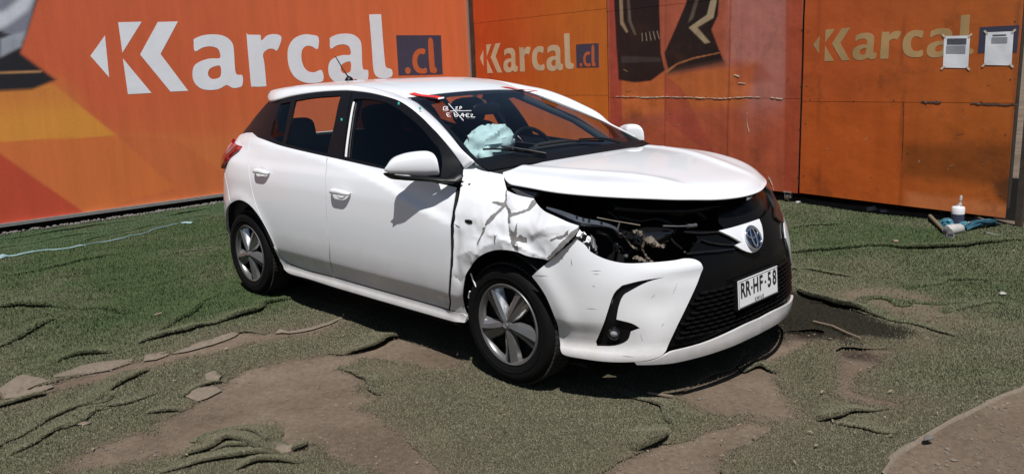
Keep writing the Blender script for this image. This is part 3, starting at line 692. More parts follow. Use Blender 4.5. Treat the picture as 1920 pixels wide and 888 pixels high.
# ------------------------------------------------------------------ car body surface
def paint_material():
    m = bpy.data.materials.new('paint'); m.use_nodes = True; nt = m.node_tree; b = nt.nodes['Principled BSDF']
    b.inputs['Roughness'].default_value = .42; b.inputs['Coat Weight'].default_value = .75; b.inputs['Coat Roughness'].default_value = .04
    tc = nt.nodes.new('ShaderNodeTexCoord'); sp = nt.nodes.new('ShaderNodeSeparateXYZ'); nt.links.new(tc.outputs['Object'], sp.inputs[0])
    n = nt.nodes.new('ShaderNodeTexNoise'); n.inputs['Scale'].default_value = 5; n.inputs['Detail'].default_value = 9; n.inputs['Roughness'].default_value = .7
    nt.links.new(tc.outputs['Object'], n.inputs['Vector'])
    # road dust, heaviest low on the panels
    mr = nt.nodes.new('ShaderNodeMapRange'); mr.inputs['From Min'].default_value = .16; mr.inputs['From Max'].default_value = .62
    mr.inputs['To Min'].default_value = 1.15; mr.inputs['To Max'].default_value = .06; nt.links.new(sp.outputs['Z'], mr.inputs['Value'])
    mu = nt.nodes.new('ShaderNodeMath'); mu.operation = 'MULTIPLY'; nt.links.new(mr.outputs['Result'], mu.inputs[0]); nt.links.new(n.outputs['Fac'], mu.inputs[1])
    mx = nt.nodes.new('ShaderNodeMix'); mx.data_type = 'RGBA'; mx.inputs['A'].default_value = (.735, .748, .775, 1); mx.inputs['B'].default_value = (.36, .31, .26, 1)
    nt.links.new(mu.outputs[0], mx.inputs['Factor']); nt.links.new(mx.outputs['Result'], b.inputs['Base Color'])
    MATS['paint'] = m
paint_material()
mat('black_trim', (.006, .006, .007), .42, noise=.3, nscale=20, spec=.25)
mat('black_gloss', (.006, .006, .007), .10, coat=.6)
mat('black_matte', (.010, .010, .010), .85, spec=.2)
mat('grille_black', (.004, .004, .0045), .4, spec=.1)
mat('fascia_black', (.004, .004, .0045), .2, spec=.08)
mat('rubber', (.007, .007, .007), .75, noise=.4, nscale=30, bump=.2, bscale=120, spec=.1)
mat('dusty_rubber', (.030, .026, .022), .9, noise=.5, nscale=25)
mat('wheel_silver', (.17, .168, .165), .34, .55, noise=.2, nscale=14)
mat('wheel_bright', (.55, .55, .56), .3, .85)
mat('chrome', (.85, .87, .90), .06, 1.0)
mat('badge_blue_sheen', (.004, .008, .022), .15, coat=.8)  # near-black field, blue tint painted in for a bluish reflection
mat('dull_metal', (.16, .16, .17), .55, .6, noise=.5, nscale=20)
mat('primer', (.21, .20, .195), .7, noise=.35, nscale=30)
mat('bent_steel', (.25, .21, .17), .5, .35, noise=.5, nscale=14)
mat('plate_white', (.74, .74, .74), .4)
mat('plate_ink', (.012, .012, .014), .5)
mat('red_lamp', (.36, .008, .012), .12, coat=.8)
mat('red_dark', (.10, .006, .012), .15, coat=.8)
mat('lamp_clear', (.30, .30, .32), .12, coat=.6)
mat('smoke_lens', (.035, .020, .016), .3, spec=.35)
mat('interior', (.013, .013, .014), .8)
mat('seat_cloth', (.016, .016, .018), .95, noise=.3, nscale=40)
mat('headliner', (.16, .15, .14), .95)
mat('airbag', (.50, .66, .67), .9, noise=.2, nscale=9, bump=.2, bscale=25)
mat('red_tape', (.62, .03, .02), .35)
mat('white_mark', (.78, .78, .80), .6)
mat('teal_dot', (.03, .42, .36), .5)
glassmat('glass_clear', (.93, .95, .94))
glassmat('glass_front', (.88, .92, .92))
glassmat('glass_tint', (.5, .46, .46))
glassmat('glass_dark', (.035, .035, .037))

PLANP = np.array([(3.395, 0), (3.385, -.22), (3.335, -.425), (3.238, -.612), (3.085, -.75), (2.90, -.83), (2.55, -.862), (2.2, -.862), (1.6, -.862), (1.0, -.862),
                  (.4, -.860), (0, -.852), (-.28, -.815), (-.50, -.735), (-.655, -.59), (-.725, -.40), (-.755, -.18), (-.76, 0)])
_d = np.array(catmull(PLANP, 40)); _s = np.r_[0, np.cumsum(np.linalg.norm(np.diff(_d, axis=0), axis=1))]
SMAX = _s[-1]
def plan(s):
    x = np.interp(s, _s, _d[:, 0]); y = np.interp(s, _s, _d[:, 1])
    h = .02
    tx = np.interp(s + h, _s, _d[:, 0]) - np.interp(s - h, _s, _d[:, 0]); ty = np.interp(s + h, _s, _d[:, 1]) - np.interp(s - h, _s, _d[:, 1])
    l = np.hypot(tx, ty) + 1e-9
    nx, ny = -ty / l, tx / l
    f = np.asarray(s) < h; nx = np.where(f, 1.0, nx); ny = np.where(f, 0.0, ny)
    return x, y, nx, ny
def s_of_x(x):   # side only
    k = slice(np.argmax(_d[:, 1] < -.6), len(_d) - np.argmax(_d[::-1, 1] < -.5))
    xs, ss = _d[k, 0][::-1], _s[k][::-1]
    return float(np.interp(x, xs, ss))
I_mid = pchip([.10, .17, .205, .235, .27, .32, .40, .52, .66, .80, .90, .96, 1.0, 1.1, 1.25, 1.36, 1.42, 1.5], [.12, .080, .056, .052, .060, .052, .018, .004, 0, .006, .024, .048, .062, .105, .185, .262, .32, .42])
I_cowl = pchip([.10, .17, .205, .235, .27, .32, .40, .52, .66, .78, .86, .92, .97, 1.02, 1.1, 1.25, 1.42, 1.5], [.12, .085, .050, .046, .055, .045, .014, .003, 0, .010, .045, .095, .15, .21, .26, .33, .42, .45])
I_front = pchip([.10, .16, .20, .26, .40, .52, .62, .70, .80, .90, 1.0, 1.5], [.10, .05, .012, 0, 0, .008, .028, .058, .12, .22, .33, .6])
I_rear = pchip([.10, .2, .30, .45, .62, .75, .90, .98, 1.04, 1.2, 1.36, 1.5], [.12, .06, .01, 0, .01, .03, .05, .085, .13, .27, .42, .5])
CREASE = None
def inset(s, z):
    x, y, nx, ny = plan(s)
    side = I_mid(z) * (1 - sstep(1.9, 2.3, x)) + I_cowl(z) * sstep(1.9, 2.3, x)
    # upper body narrows a little to front and rear
    up = sstep(.92, 1.06, z)
    side = side + up * (.05 * sstep(1.2, 2.25, x) + .06 * sstep(.35, -.35, x))
    # wheel-arch flare
    for cx in (0.0, 2.55):
        r = np.hypot(x - cx, z - .30); side = side - .010 * np.exp(-((r - .385) / .05) ** 2) * sstep(.1, .3, z)
    if CREASE is not None:
        d = z - CREASE(x); side = side + .017 * sstep(-.012, .045, d) * sstep(2.45, 2.1, x)
    wf = sstep(2.95, 3.30, x) * 1.0; wr = sstep(-.20, -.60, x)
    wf = np.where(np.asarray(s) < 1.2, wf, 0); wr = np.where(np.asarray(s) > 2.5, wr, 0)
    return side * (1 - wf - wr) + I_front(z) * wf + I_rear(z) * wr
def Asurf(s, z, off=0.0):
    s = np.asarray(s, float); z = np.asarray(z, float)
    x, y, nx, ny = plan(s); i = inset(s, z) - off
    Y = np.minimum(y - ny * i, 0.0) if False else y - ny * i
    return np.stack([x - nx * i, Y, z], -1)
def surf_normals(fn, a, b, flip=False, h=.004):
    du = fn(a + h, b) - fn(a - h, b); dv = fn(a, b + h) - fn(a, b - h)
    n = np.cross(du, dv); n /= np.linalg.norm(n, axis=-1, keepdims=True) + 1e-12
    return -n if flip else n
class Surf:
    """parametric surface that can be measured from the photograph"""
    def __init__(self, fn, a0, a1, b0, b1, n=70):
        self.fn = fn; A, B = np.meshgrid(np.linspace(a0, a1, n), np.linspace(b0, b1, n), indexing='ij')
        self.A, self.B = A.ravel(), B.ravel(); self.P = fn(self.A, self.B)
        nn = surf_normals(fn, self.A, self.B); self.lim = (a0, a1, b0, b1)
        c = self.P[len(self.P) // 2]
        self.flip = False
        self.N = nn
    def inv(self, u, v):
        d = ray(u, v); r = self.P - CAM_C; t = r @ d; e = np.linalg.norm(r - t[:, None] * d, axis=1)
        e = e + np.where((self.N @ d) * self.sign > 0, 1.0, 0) + .02 * (t - t.min())
        k = int(np.argmin(e)); a, b = self.A[k], self.B[k]
        w1 = np.cross(d, [0, 0, 1.0]); w1 /= np.linalg.norm(w1); w2 = np.cross(d, w1)
        for _ in range(25):
            p = self.fn(a, b) - CAM_C; f = np.array([p @ w1, p @ w2]); h = 1e-4
            pa = (self.fn(a + h, b) - CAM_C - p) / h; pb = (self.fn(a, b + h) - CAM_C - p) / h
            J = np.array([[pa @ w1, pb @ w1], [pa @ w2, pb @ w2]])
            try: st = np.linalg.solve(J, -f)
            except Exception: break
            st = np.clip(st, -.05, .05); a += st[0]; b += st[1]
            if np.abs(st).max() < 1e-7: break
        return (float(np.clip(a, self.lim[0] - .05, self.lim[1] + .05)), float(b))
    sign = 1.0
BODY = Surf(lambda s, z: Asurf(s, z), .0, SMAX, .12, 1.42, 110)
# outward normal of body = cross(ds, dz): s runs front->right side->rear ; check orientation
_n = surf_normals(BODY.fn, np.array([2.0]), np.array([.6]))[0]
BFLIP = _n[1] > 0
BODY.sign = -1.0 if BFLIP else 1.0
def bp(pts): return [BODY.inv(*p) for p in pts]
# styling crease along the doors
_c = bp([(486, 268), (553, 284), (618, 305), (677, 326), (732, 357), (791, 395), (851, 424)])
_cx = [float(plan(np.array(a))[0]) for a, b in _c]; _cz = [b for a, b in _c]
_o = np.argsort(_cx); CREASE = pchip(np.array(_cx)[_o], np.array(_cz)[_o])
BODY.P = BODY.fn(BODY.A, BODY.B)

def panel(name, outline, m, parent, res=.03, thick=.004, off=0.0, holes=(), mirror=False, fn=None, flip=None, extra=None):
    """a skin cut to an outline on a surface"""
    fn = fn or Asurf; flip = BFLIP if flip is None else flip
    V, F = cdt(outline, res, holes)
    g = (lambda a, b: fn(a, b)) if extra is None else (lambda a, b: extra(fn, a, b))
    P = g(V[:, 0], V[:, 1]); N = surf_normals(g, V[:, 0], V[:, 1], flip)
    if off: P = P + N * off
    a, b, c = P[F[:, 0]], P[F[:, 1]], P[F[:, 2]]
    fl = (np.cross(b - a, c - a) * N[F[:, 0]]).sum(1) < 0; F = F.copy(); F[fl] = F[fl][:, ::-1]
    if mirror:
        P = P * [1, -1, 1]; N = N * [1, -1, 1]; F = F[:, ::-1]
    return shell(name, P, F, N, thick, m, parent)
car = thing('car', 'white hatchback with crushed front right corner and popped bonnet, parked on torn artificial turf', 'car')

# ---- outlines measured on the right-hand side
L_shut_rear = [(473, 247.6), (469, 262), (466, 290), (466, 312), (469, 338), (476.7, 373), (491.5, 410), (510, 444.7), (519, 466)]
ARCH_R = [(434, 381), (442, 377), (452, 376), (467, 384), (482.8, 402), (495.8, 423), (506, 443.6), (514, 461.7)]
door_bot = [(543.6, 494.3), (578, 507), (625, 518.5), (700, 540), (780, 562.5), (841, 580.5)]
split = [(614, 292.5), (612, 318), (610.5, 368), (613, 417.4), (618, 467), (625, 518.5)]
belt_r = [(483, 256), (499, 262), (528.7, 272.5), (578, 284.5), (614, 292.5)]
belt_f = [(614, 292.5), (640, 298), (685, 308), (730, 318), (780, 331), (821, 342), (857, 350)]
f_edge = [(857, 350), (853, 372), (848.4, 398), (845, 442), (843.5, 507), (842, 556), (841, 580.5)]
def shrink(poly, d=.0035):
    """pull an outline in a little so that a shut gap stays between neighbours"""
    P = np.array(poly); A = np.roll(P, 1, 0); B = np.roll(P, -1, 0); t = B - A; t /= np.linalg.norm(t, axis=1, keepdims=True) + 1e-9
    n = np.c_[-t[:, 1], t[:, 0]]
    ar = 0.5 * np.sum(P[:, 0] * B[:, 1] - B[:, 0] * P[:, 1])
    if ar < 0: n = -n
    return [tuple(p) for p in P + n * d]
sharp = lambda *segs: chain(*[bp(s) for s in segs])
o_rear_door = sharp(L_shut_rear[::-1] + [], [(473, 247.6), (483, 256)], belt_r, split, door_bot[:3][::-1], [(543.6, 494.3), (530, 483), (519, 466)])
o_front_door = sharp(belt_f, f_edge, door_bot[2:][::-1], split[::-1])
lobe = [(473, 247.6), (460, 248.5), (448, 252), (441.5, 258), (439, 265), (442.5, 271.7), (454, 275.4)]
tail_in = [(454, 275.4), (448, 284), (435, 294.4), (428, 304), (421, 317)]
seam_b = [(421, 317), (424, 338), (429, 365), (434, 381)]
o_quarter = sharp(lobe, tail_in, seam_b, ARCH_R, [(514, 461.7), (519, 466)], L_shut_rear[::-1])
quarter = panel('rear_quarter_panel', shrink(o_quarter), 'paint', car)
panel('rear_quarter_panel', shrink(o_quarter), 'paint', car, mirror=True, res=.05)
rdoor = panel('rear_door', shrink(o_rear_door), 'paint', car, res=.02); fdoor = panel('front_door', shrink(o_front_door), 'paint', car, res=.02)
rdoor_l = panel('rear_door', shrink(o_rear_door), 'paint', car, mirror=True, res=.05); fdoor_l = panel('front_door', shrink(o_front_door), 'paint', car, mirror=True, res=.05)
# tail lamp: wraps round the corner
s_t = BODY.inv(421, 317)
z_tt, z_tb = BODY.inv(439, 262)[1], s_t[1]
top_s = BODY.inv(440, 258)[0]
tl = chain(bp([(439.5, 258.5), (439, 265), (442.5, 271.7), (454, 275.4)]), bp(tail_in), [s_t, (s_t[0] + .08, z_tb + .01), (s_t[0] + .22, z_tb + .06), (s_t[0] + .26, z_tt - .04), (top_s + .08, z_tt - .012), BODY.inv(439.5, 258.5)])
for mi in (False, True):
    t_ = panel('tail_lamp', shrink(tl, .002), 'red_lamp', car, off=.024, thick=.03, mirror=mi)
    t2 = panel('lamp_band', chain(bp([(452, 276), (446, 283), (434, 292.5), (426, 304), (421, 314), (420, 306), (426, 292), (437, 281)])), 'red_dark', t_, off=.0255, thick=.001, mirror=mi)
# rear bumper and tailgate
bl = BODY.inv(414, 441)
sb0 = BODY.inv(434, 460)
o_rb = chain(bp(seam_b), bp([(434, 381), (427, 389), (423, 404.7), (424.6, 425), (427, 443)]), [BODY.inv(427, 443), (BODY.inv(427, 443)[0] + .05, .30), (BODY.inv(427, 443)[0] + .25, .28), (SMAX, .28), (SMAX, .70), (s_t[0] + .3, .70), (s_t[0] + .12, s_t[1] - .02), s_t])
o_rl = chain([(BODY.inv(427, 443)[0], BODY.inv(427, 443)[1] - .004), (BODY.inv(427, 443)[0] + .05, .296), (BODY.inv(427, 443)[0] + .25, .276), (SMAX, .276), (SMAX, .20), (BODY.inv(427, 443)[0] + .2, .21), (BODY.inv(433, 460)[0], BODY.inv(433, 460)[1])])
for mi in (False, True):
    rb = panel('rear_bumper', shrink(o_rb), 'paint', car, mirror=mi)
    panel('bumper_valance', o_rl, 'black_trim', rb, mirror=mi, off=-.006)
    tg = panel('tailgate', [(SMAX, .70), (SMAX, 1.03), (s_t[0] + .12, 1.03), (s_t[0] + .27, z_tt - .04), (s_t[0] + .24, .70)], 'paint', car, mirror=mi)
# sill
sill_bot = [(533, 504), (545, 513), (578, 522), (625, 537), (700, 559), (780, 582), (836, 598), (868, 604)]
o_sill = sharp([(519, 467.5), (530, 484.5), (543.6, 496)], [(543.6, 496)] + [(a, b + 1.6) for a, b in door_bot[1:]], [(841, 582), (870, 588), (872, 603), (868, 604)], sill_bot[::-1], [(533, 504), (524, 485), (514, 461.7)])
for mi in (False, True): panel('sill', o_sill, 'paint', car, mirror=mi, off=.002, thick=.01)

# ---- greenhouse: black frames, glass
rail_low = [(501, 190), (509, 190.5), (547.6, 180.3), (592.6, 173), (637.7, 169.8), (660, 170), (694, 173.3), (727.7, 181), (750, 189), (772.8, 203.5), (795, 222.5), (818, 246), (840, 273), (863, 306), (869, 317)]
q_glass = sharp([(506, 253), (514, 222), (524, 194.5)], [(524, 194.5), (545, 190.5)], [(545, 190.5), (537, 230), (528.5, 268)], [(528.5, 268), (516, 261), (506, 253)])
r_glass = sharp([(553.5, 188.5), (590, 182.5), (638.8, 179)], [(638.8, 179), (626, 234), (612.9, 287.5)], [(612.9, 287.5), (575, 279.5), (534, 269.5)], [(534, 269.5), (545, 226), (553.5, 188.5)])
f_glass = sharp([(663.6, 185.3), (682.7, 185), (705, 187.6), (727.7, 194), (750, 206.7), (773, 224.7), (795, 246), (818, 273), (824.6, 283)], [(824.6, 283), (825, 336.5)], [(825, 336.5), (780, 326), (730, 314), (690, 304.5), (649, 295)], [(649, 295), (655, 240), (663.6, 185.3)])
fr_rear = sharp([(660, 170), (637.7, 169.8), (592.6, 173), (547.6, 180.3), (528, 186)], [(528, 186), (514, 222), (499, 261)], [(499, 261.5), (528.7, 272), (578, 284), (614, 292)], [(614, 292), (642, 298)], [(642, 298), (649, 240), (660, 170)])
fr_front = sharp([(661, 170), (694, 173.3), (727.7, 181), (750, 189), (772.8, 203.5), (795, 222.5), (818, 246), (840, 273), (863, 306), (869, 317)], [(869, 317), (865, 335), (858, 350)], [(858, 350), (821, 342), (780, 331), (730, 318), (685, 308), (643, 298.3)], [(643, 298.3), (650, 240), (661, 170)])
for mi, dr, df in ((False, rdoor, fdoor), (True, rdoor_l, fdoor_l)):
    r_ = .03 if not mi else .06
    fr = panel('window_frame', shrink(fr_rear, .002), 'black_trim', dr, holes=[r_glass, q_glass], mirror=mi, off=-.002, thick=.012, res=r_)
    panel('window_glass', shrink(r_glass, -.004), 'glass_clear', dr, mirror=mi, off=-.010, thick=0, res=.06)
    panel('quarter_glass', shrink(q_glass, -.004), 'glass_tint', dr, mirror=mi, off=-.010, thick=0, res=.06)
    fr2 = panel('window_frame', shrink(fr_front, .002), 'black_trim', df, holes=[f_glass], mirror=mi, off=-.002, thick=.012, res=r_)
    panel('window_glass', shrink(f_glass, -.004), 'glass_clear' if mi else 'glass_dark', df, mirror=mi, off=-.010, thick=0, res=.06)
    # belt mouldings, proud of the door skin
    for seg, d_ in (([(499, 259), (528.7, 270), (578, 281.5), (614, 289.5), (641, 295.5)], dr), ([(643, 296), (685, 305), (730, 315), (780, 328), (822, 339)], df)):
        lo = [(a, b + 3.2) for a, b in seg]; panel('belt_moulding', sharp(seg, [seg[-1], lo[-1]], lo[::-1], [lo[0], seg[0]]), 'black_trim', d_, mirror=mi, off=.004, thick=.008, res=.05)
    # black rear pillar beside the tailgate glass
    cp = sharp([(501, 190), (528, 185)], [(528, 185), (514, 222), (499, 261)], [(499, 263), (486, 260), (474, 250)], [(474, 250), (462, 249.5), (449, 252)], [(449, 252), (475, 220), (501, 190)])
    panel('rear_pillar', cp, 'black_trim', car, mirror=mi, off=-.008, thick=.02)
panel('window_run', sharp([(662, 191), (664.6, 191)], [(664.6, 191), (656, 240), (649.5, 294)], [(649.5, 294), (646.5, 293.5)], [(646.5, 293.5), (653, 240), (662, 191)]), 'plate_white', fdoor, off=.0, thick=.004)
panel('window_run', sharp([(666.5, 193), (667.6, 193)], [(667.6, 193), (659.5, 240), (654, 295)], [(654, 295), (653, 295)], [(653, 295), (658.5, 240), (666.5, 193)]), 'dull_metal', fdoor, off=-.002, thick=.004)
# door handles
def handle(parent, c, mi):
    a, b = BODY.inv(*c); P0 = Asurf(a, b); N = surf_normals(Asurf, np.array([a]), np.array([b]), BFLIP)[0]
    T = Asurf(a + .01, b) - P0; T /= np.linalg.norm(T); U = np.cross(N, T); U *= np.sign(U[2])
    sg = np.array([1, -1 if mi else 1, 1])
    mb = MB()
    def g(i, j):
        t = i * 2 - 1; ang = j * 2 * math.pi
        w = .014 * (1 - abs(t) ** 6 * .75) + .002; arch = .030 * (1 - t ** 4) + .004
        return (P0 + T * t * .098 + U * (math.sin(ang) * w - .006 * t * t) + N * (arch + math.cos(ang) * .009)) * sg
    mb.grid(g, 22, 12); h = mb.obj('door_handle', 'paint', parent, 60)
    # bowl behind the grip
    mb = MB()
    def bowl(i, j):
        r = i; an = j * 2 * math.pi
        return (P0 + T * math.cos(an) * r * .052 + U * (math.sin(an) * r * .034 + .0) + N * (.0025)) * sg
    mb.grid(bowl, 5, 24); mb.obj('handle_bowl', 'paint', parent, 60)
    return h
for mi, dr, df in ((False, rdoor, fdoor), (True, rdoor_l, fdoor_l)):
    handle(dr, (492.5, 322), mi); handle(df, (640, 359.5), mi)

# ---- roof
ROOFZ = pchip([-.60, -.42, -.30, -.12, .1, .5, .9, 1.15, 1.3, 1.45, 1.6], [1.335, 1.362, 1.386, 1.412, 1.428, 1.440, 1.440, 1.420, 1.395, 1.352, 1.29])
ROOFW = pchip([-.6, -.3, 0, .4, 1.0, 1.3, 1.47, 1.7], [.40, .43, .49, .515, .515, .49, .465, .45])
def Rsurf(x, y):
    x = np.asarray(x, float); y = np.asarray(y, float); k = np.abs(y) / ROOFW(x)
    return np.stack([x + 0 * y, y + 0 * x, ROOFZ(x) - .012 * k ** 2 - .010 * k ** 6 - .003 * np.exp(-((np.abs(y) - .34) / .03) ** 2) * sstep(1.4, 1.1, x)], -1)
def half_edge(xs): return [(x, -float(ROOFW(x))) for x in xs]
_e = half_edge(np.linspace(-.22, 1.455, 24))
roof_out = _e + [(1.450, -.3), (1.446, 0), (1.450, .3)] + [(x, -y) for x, y in _e[::-1]] + [(-.27, .25), (-.29, 0), (-.27, -.25)]
panel('roof', roof_out, 'paint', car, fn=Rsurf, flip=False, res=.05, thick=.006)
# spoiler lip and tailgate glass
def spo(a, b):
    y = (a * 2 - 1) * .42; x = -.215 - .075 * (1 - (y / .42) ** 2); p = Rsurf(x, y)
    return p + np.array([-.06 * b, 0, -.055 * b]) * np.array([1, 1, 1 + .3 * b])
mb = MB(); mb.grid(spo, 20, 4); o = mb.obj('spoiler', 'paint', car, 40); md = o.modifiers.new('t', 'SOLIDIFY'); md.thickness = .01
def rgl(a, b):
    t = a * 2 - 1; y = t * (.38 + .17 * b); zt_ = 1.30; x = -.27 - .03 * (1 - t * t) - .17 * b; return np.array([x, y, zt_ - .28 * b])
mb = MB(); mb.grid(rgl, 16, 6); o = mb.obj('tailgate_glass', 'glass_clear', car, 50)

# ---- windshield
WE = np.array([(1.46, -.462, 1.338), *[ony(820, 226, -.545)], *[ony(849, 259, -.61)], *[ony(889, 304, -.672)], ony(916, 321, -.668)])
_t = np.r_[0, np.cumsum(np.linalg.norm(np.diff(WE, axis=0), axis=1))]; _t /= _t[-1]
def we(b): return np.stack([pchip(_t, WE[:, k])(b) for k in range(3)], -1)
def Wsurf(a, b):
    a = np.asarray(a, float); b = np.asarray(b, float); e = we(b); k = 1 - a * a
    return np.stack([e[..., 0] + k * (-.012 + .12 * b), -a * e[..., 1] * 1.0, e[..., 2] + k * (.012 + .012 * b)], -1)
WS = Surf(Wsurf, -1, 1, 0, 1); WS.sign = 1.0
_wn = surf_normals(Wsurf, np.array([0.0]), np.array([.5]))[0]; WFLIP = _wn[0] < 0
WS.sign = -1.0 if WFLIP else 1.0
def wsq(n=12): return [(-1 + 2 * i / n, 0) for i in range(n)] + [(1, i / n) for i in range(n)] + [(1 - 2 * i / n, 1) for i in range(n)] + [(-1, 1 - i / n) for i in range(n)]
wsh = panel('windshield', [(a * .985, b * .99 + .004) for a, b in wsq()], 'glass_front', car, fn=Wsurf, flip=WFLIP, res=.08, thick=0)
hole = [(a * .94, .05 + b * .80) for a, b in wsq()]
panel('windshield_border', [(a * .988, b * .995 + .002) for a, b in wsq()], 'black_trim', wsh, fn=Wsurf, flip=WFLIP, res=.08, thick=.001, off=-.006, holes=[hole])

# ---- side rail and front pillar: loft between door-frame line and roof / glass edge
RL = np.array([Asurf(*q) for q in bp(rail_low[1:])])
RL = np.vstack([ony(502, 189, -.44), RL])
def top_pt(x): return Rsurf(x, -float(ROOFW(x)) + .004)
TP = np.array([ony(511, 174, -.405)] + [top_pt(x) for x in (-.1, .15, .45, .75, 1.0, 1.2, 1.35, 1.45)] + [we(np.array(b)) + [0, 0, .002] for b in (.1, .2, .32, .45, .6, .75, .885)])
def resample(P, n):
    P = np.array(catmull(P, 8)); t = np.r_[0, np.cumsum(np.linalg.norm(np.diff(P, axis=0), axis=1))]; t /= t[-1]; q = np.linspace(0, 1, n)
    return np.stack([np.interp(q, t, P[:, k]) for k in range(3)], 1)
NR = 90; a_, b_ = resample(RL, NR), resample(TP, NR)
for mi in (False, True):
    V = []; K = 9
    for i in range(NR):
        lo, hi = a_[i], b_[i]; w = hi - lo; t = a_[min(i + 1, NR - 1)] - a_[max(i - 1, 0)]; t /= np.linalg.norm(t)
        n = np.cross(w, t); n /= np.linalg.norm(n) + 1e-9
        if n[1] > 0 and n[2] < 0 or n[2] < -.2: n = -n
        if n[1] > .3: n = -n
        for k in range(K):
            f = k / (K - 1); V.append((lo + w * f + n * np.linalg.norm(w) * (.17 - .14 * i / NR) * 4 * f * (1 - f)) * [1, -1 if mi else 1, 1])
    F = [(i * K + k, (i + 1) * K + k, (i + 1) * K + k + 1, i * K + k + 1) for i in range(NR - 1) for k in range(K - 1)]
    if mi: F = [f[::-1] for f in F]
    o = mesh_obj('roof_rail', V, F, 'paint', car); autosmooth(o, 60); md = o.modifiers.new('t', 'SOLIDIFY'); md.thickness = .012; md.offset = -1

# ---- bonnet
hx = [2.40, 2.43, 2.5, 2.7, 2.88, 3.0, 3.1, 3.19, 3.25, 3.29, 3.305]; hw = [.66, .684, .70, .70, .675, .63, .55, .43, .30, .165, 0]
_hn = catmull([(x, -w) for x, w in zip(hx, hw)] + [(x, w) for x, w in zip(hx[::-1][1:], hw[::-1][1:])], 5)
HOOD_OUT = _hn + [(2.395, .5), (2.375, .25), (2.375, 0), (2.38, -.25), (2.395, -.5)]
HO = np.array(HOOD_OUT); HZC = pchip([2.3, 2.36, 2.6, 2.9, 3.1, 3.25, 3.31, 3.4], [1.025, 1.022, 1.013, .986, .953, .917, .897, .86])
_ol = np.array(_hn)
def hood_dist(x, y):
    P = np.c_[np.ravel(x), np.ravel(y)]; return polydist(P, _ol, False).reshape(np.shape(x))
def Hsurf(x, y):
    x = np.asarray(x, float); y = np.asarray(y, float); d = hood_dist(x, y)
    z = HZC(x) - .030 * (y / .7) ** 2 + .028 * (-y / .7) * sstep(2.7, 3.2, x)
    z = z - .040 * np.exp(-(d / .035) ** 1.3) * sstep(2.39, 2.5, x)
    # two pressed ridges running to the front, shallow centre field
    yr = .30 + .22 * sstep(3.25, 2.4, x)
    z = z + .008 * np.exp(-((np.abs(y) - yr) / .05) ** 2) * sstep(3.28, 3.0, x) - .004 * sstep(yr, yr - .06, np.abs(y)) * sstep(3.3, 3.0, x)
    return np.stack([x, y, z], -1)
hood = panel('bonnet', HOOD_OUT, 'paint', car, fn=Hsurf, flip=False, res=.022, thick=.004)
hin = [tuple(np.array((2.88, 0)) + (np.array(p) - (2.88, 0)) * .985) for p in HOOD_OUT]
panel('bonnet_underside', hin, 'black_matte', hood, fn=Hsurf, flip=False, res=.06, thick=.02, off=-.006)
# bent hinge corner seen below the near rear edge
mb = MB(); hp = [ony(958, 353, -.70), ony(972, 366, -.70), ony(1000, 371, -.69), ony(1008, 362, -.68)]
mb.add([p + [0, 0, 0] for p in hp] + [p + [0, .03, 0] for p in hp], [(0, 1, 2, 3), (7, 6, 5, 4), (0, 4, 5, 1), (1, 5, 6, 2), (2, 6, 7, 3), (3, 7, 4, 0)]); mb.obj('hinge_plate', 'dull_metal', car)

# ---- front wing, crushed
dent_c = [(BODY.inv(*p), r, dpt) for p, r, dpt in (((905, 440), .10, -.012), ((960, 420), .06, .014), ((985, 455), .05, -.016), ((1030, 440), .07, .018), ((880, 500), .05, -.008), ((935, 400), .05, -.014), ((1000, 400), .06, -.012))]
sF = BODY.inv(1050, 440)[0]
CREASES = [(bp(p), h_, w_) for p, h_, w_ in (([(915, 440), (955, 452), (990, 470), (1030, 484)], .012, .018), ([(884, 492), (905, 462), (945, 450), (985, 468)], .010, .02), ([(945, 360), (950, 400), (956, 430), (968, 470)], -.011, .014), ([(893, 452), (912, 420), (938, 388), (950, 370)], -.009, .014),
            ([(950, 398), (985, 392), (1004, 378)], -.009, .012), ([(1000, 440), (1040, 425), (1084, 424)], .012, .02), ([(975, 470), (1010, 445), (1060, 440)], -.008, .016), ([(856, 480), (880, 470), (898, 478)], .006, .015), ([(852, 520), (862, 530), (872, 520)], -.008, .012))]
def crumple(fn, a, b):
    P = fn(a, b); N = surf_normals(fn, a, b, BFLIP)
    x, y, _, _ = plan(a)
    q = np.c_[np.ravel(a), np.ravel(b)]
    w = (sstep(2.18, 2.42, x) * sstep(.98, .86, b) * sstep(.34, .5, b)).ravel()
    r1 = 1 - np.abs(vnoise(q * [7, 6], 3)); r2 = 1 - np.abs(vnoise(q * [15, 12] + 5, 8))
    d = .007 * (r1 ** 2 - .45) + .0018 * (r2 ** 2 - .4) + .0015 * vnoise(q * 30, 2)
    d = d * w
    for (c, r, dp) in dent_c: d = d + .7 * dp * np.exp(-((q[:, 0] - c[0]) ** 2 + (q[:, 1] - c[1]) ** 2) / r ** 2)
    d = d + .035 * w * sstep(sF + .25, sF - .05, q[:, 0]) * .6
    for cl, hh_, ww_ in CREASES: d = d + .55 * hh_ * np.exp(-polydist(q, cl, False) / ww_)
    # dented strip just ahead of the door
    d = d - .012 * np.exp(-((q[:, 0] - BODY.inv(858, 520)[0]) / .03) ** 2) * (.6 + .4 * vnoise(q * [3, 14], 6)) * sstep(.9, .6, q[:, 1])
    return P + N * d.reshape(np.shape(a))[..., None]
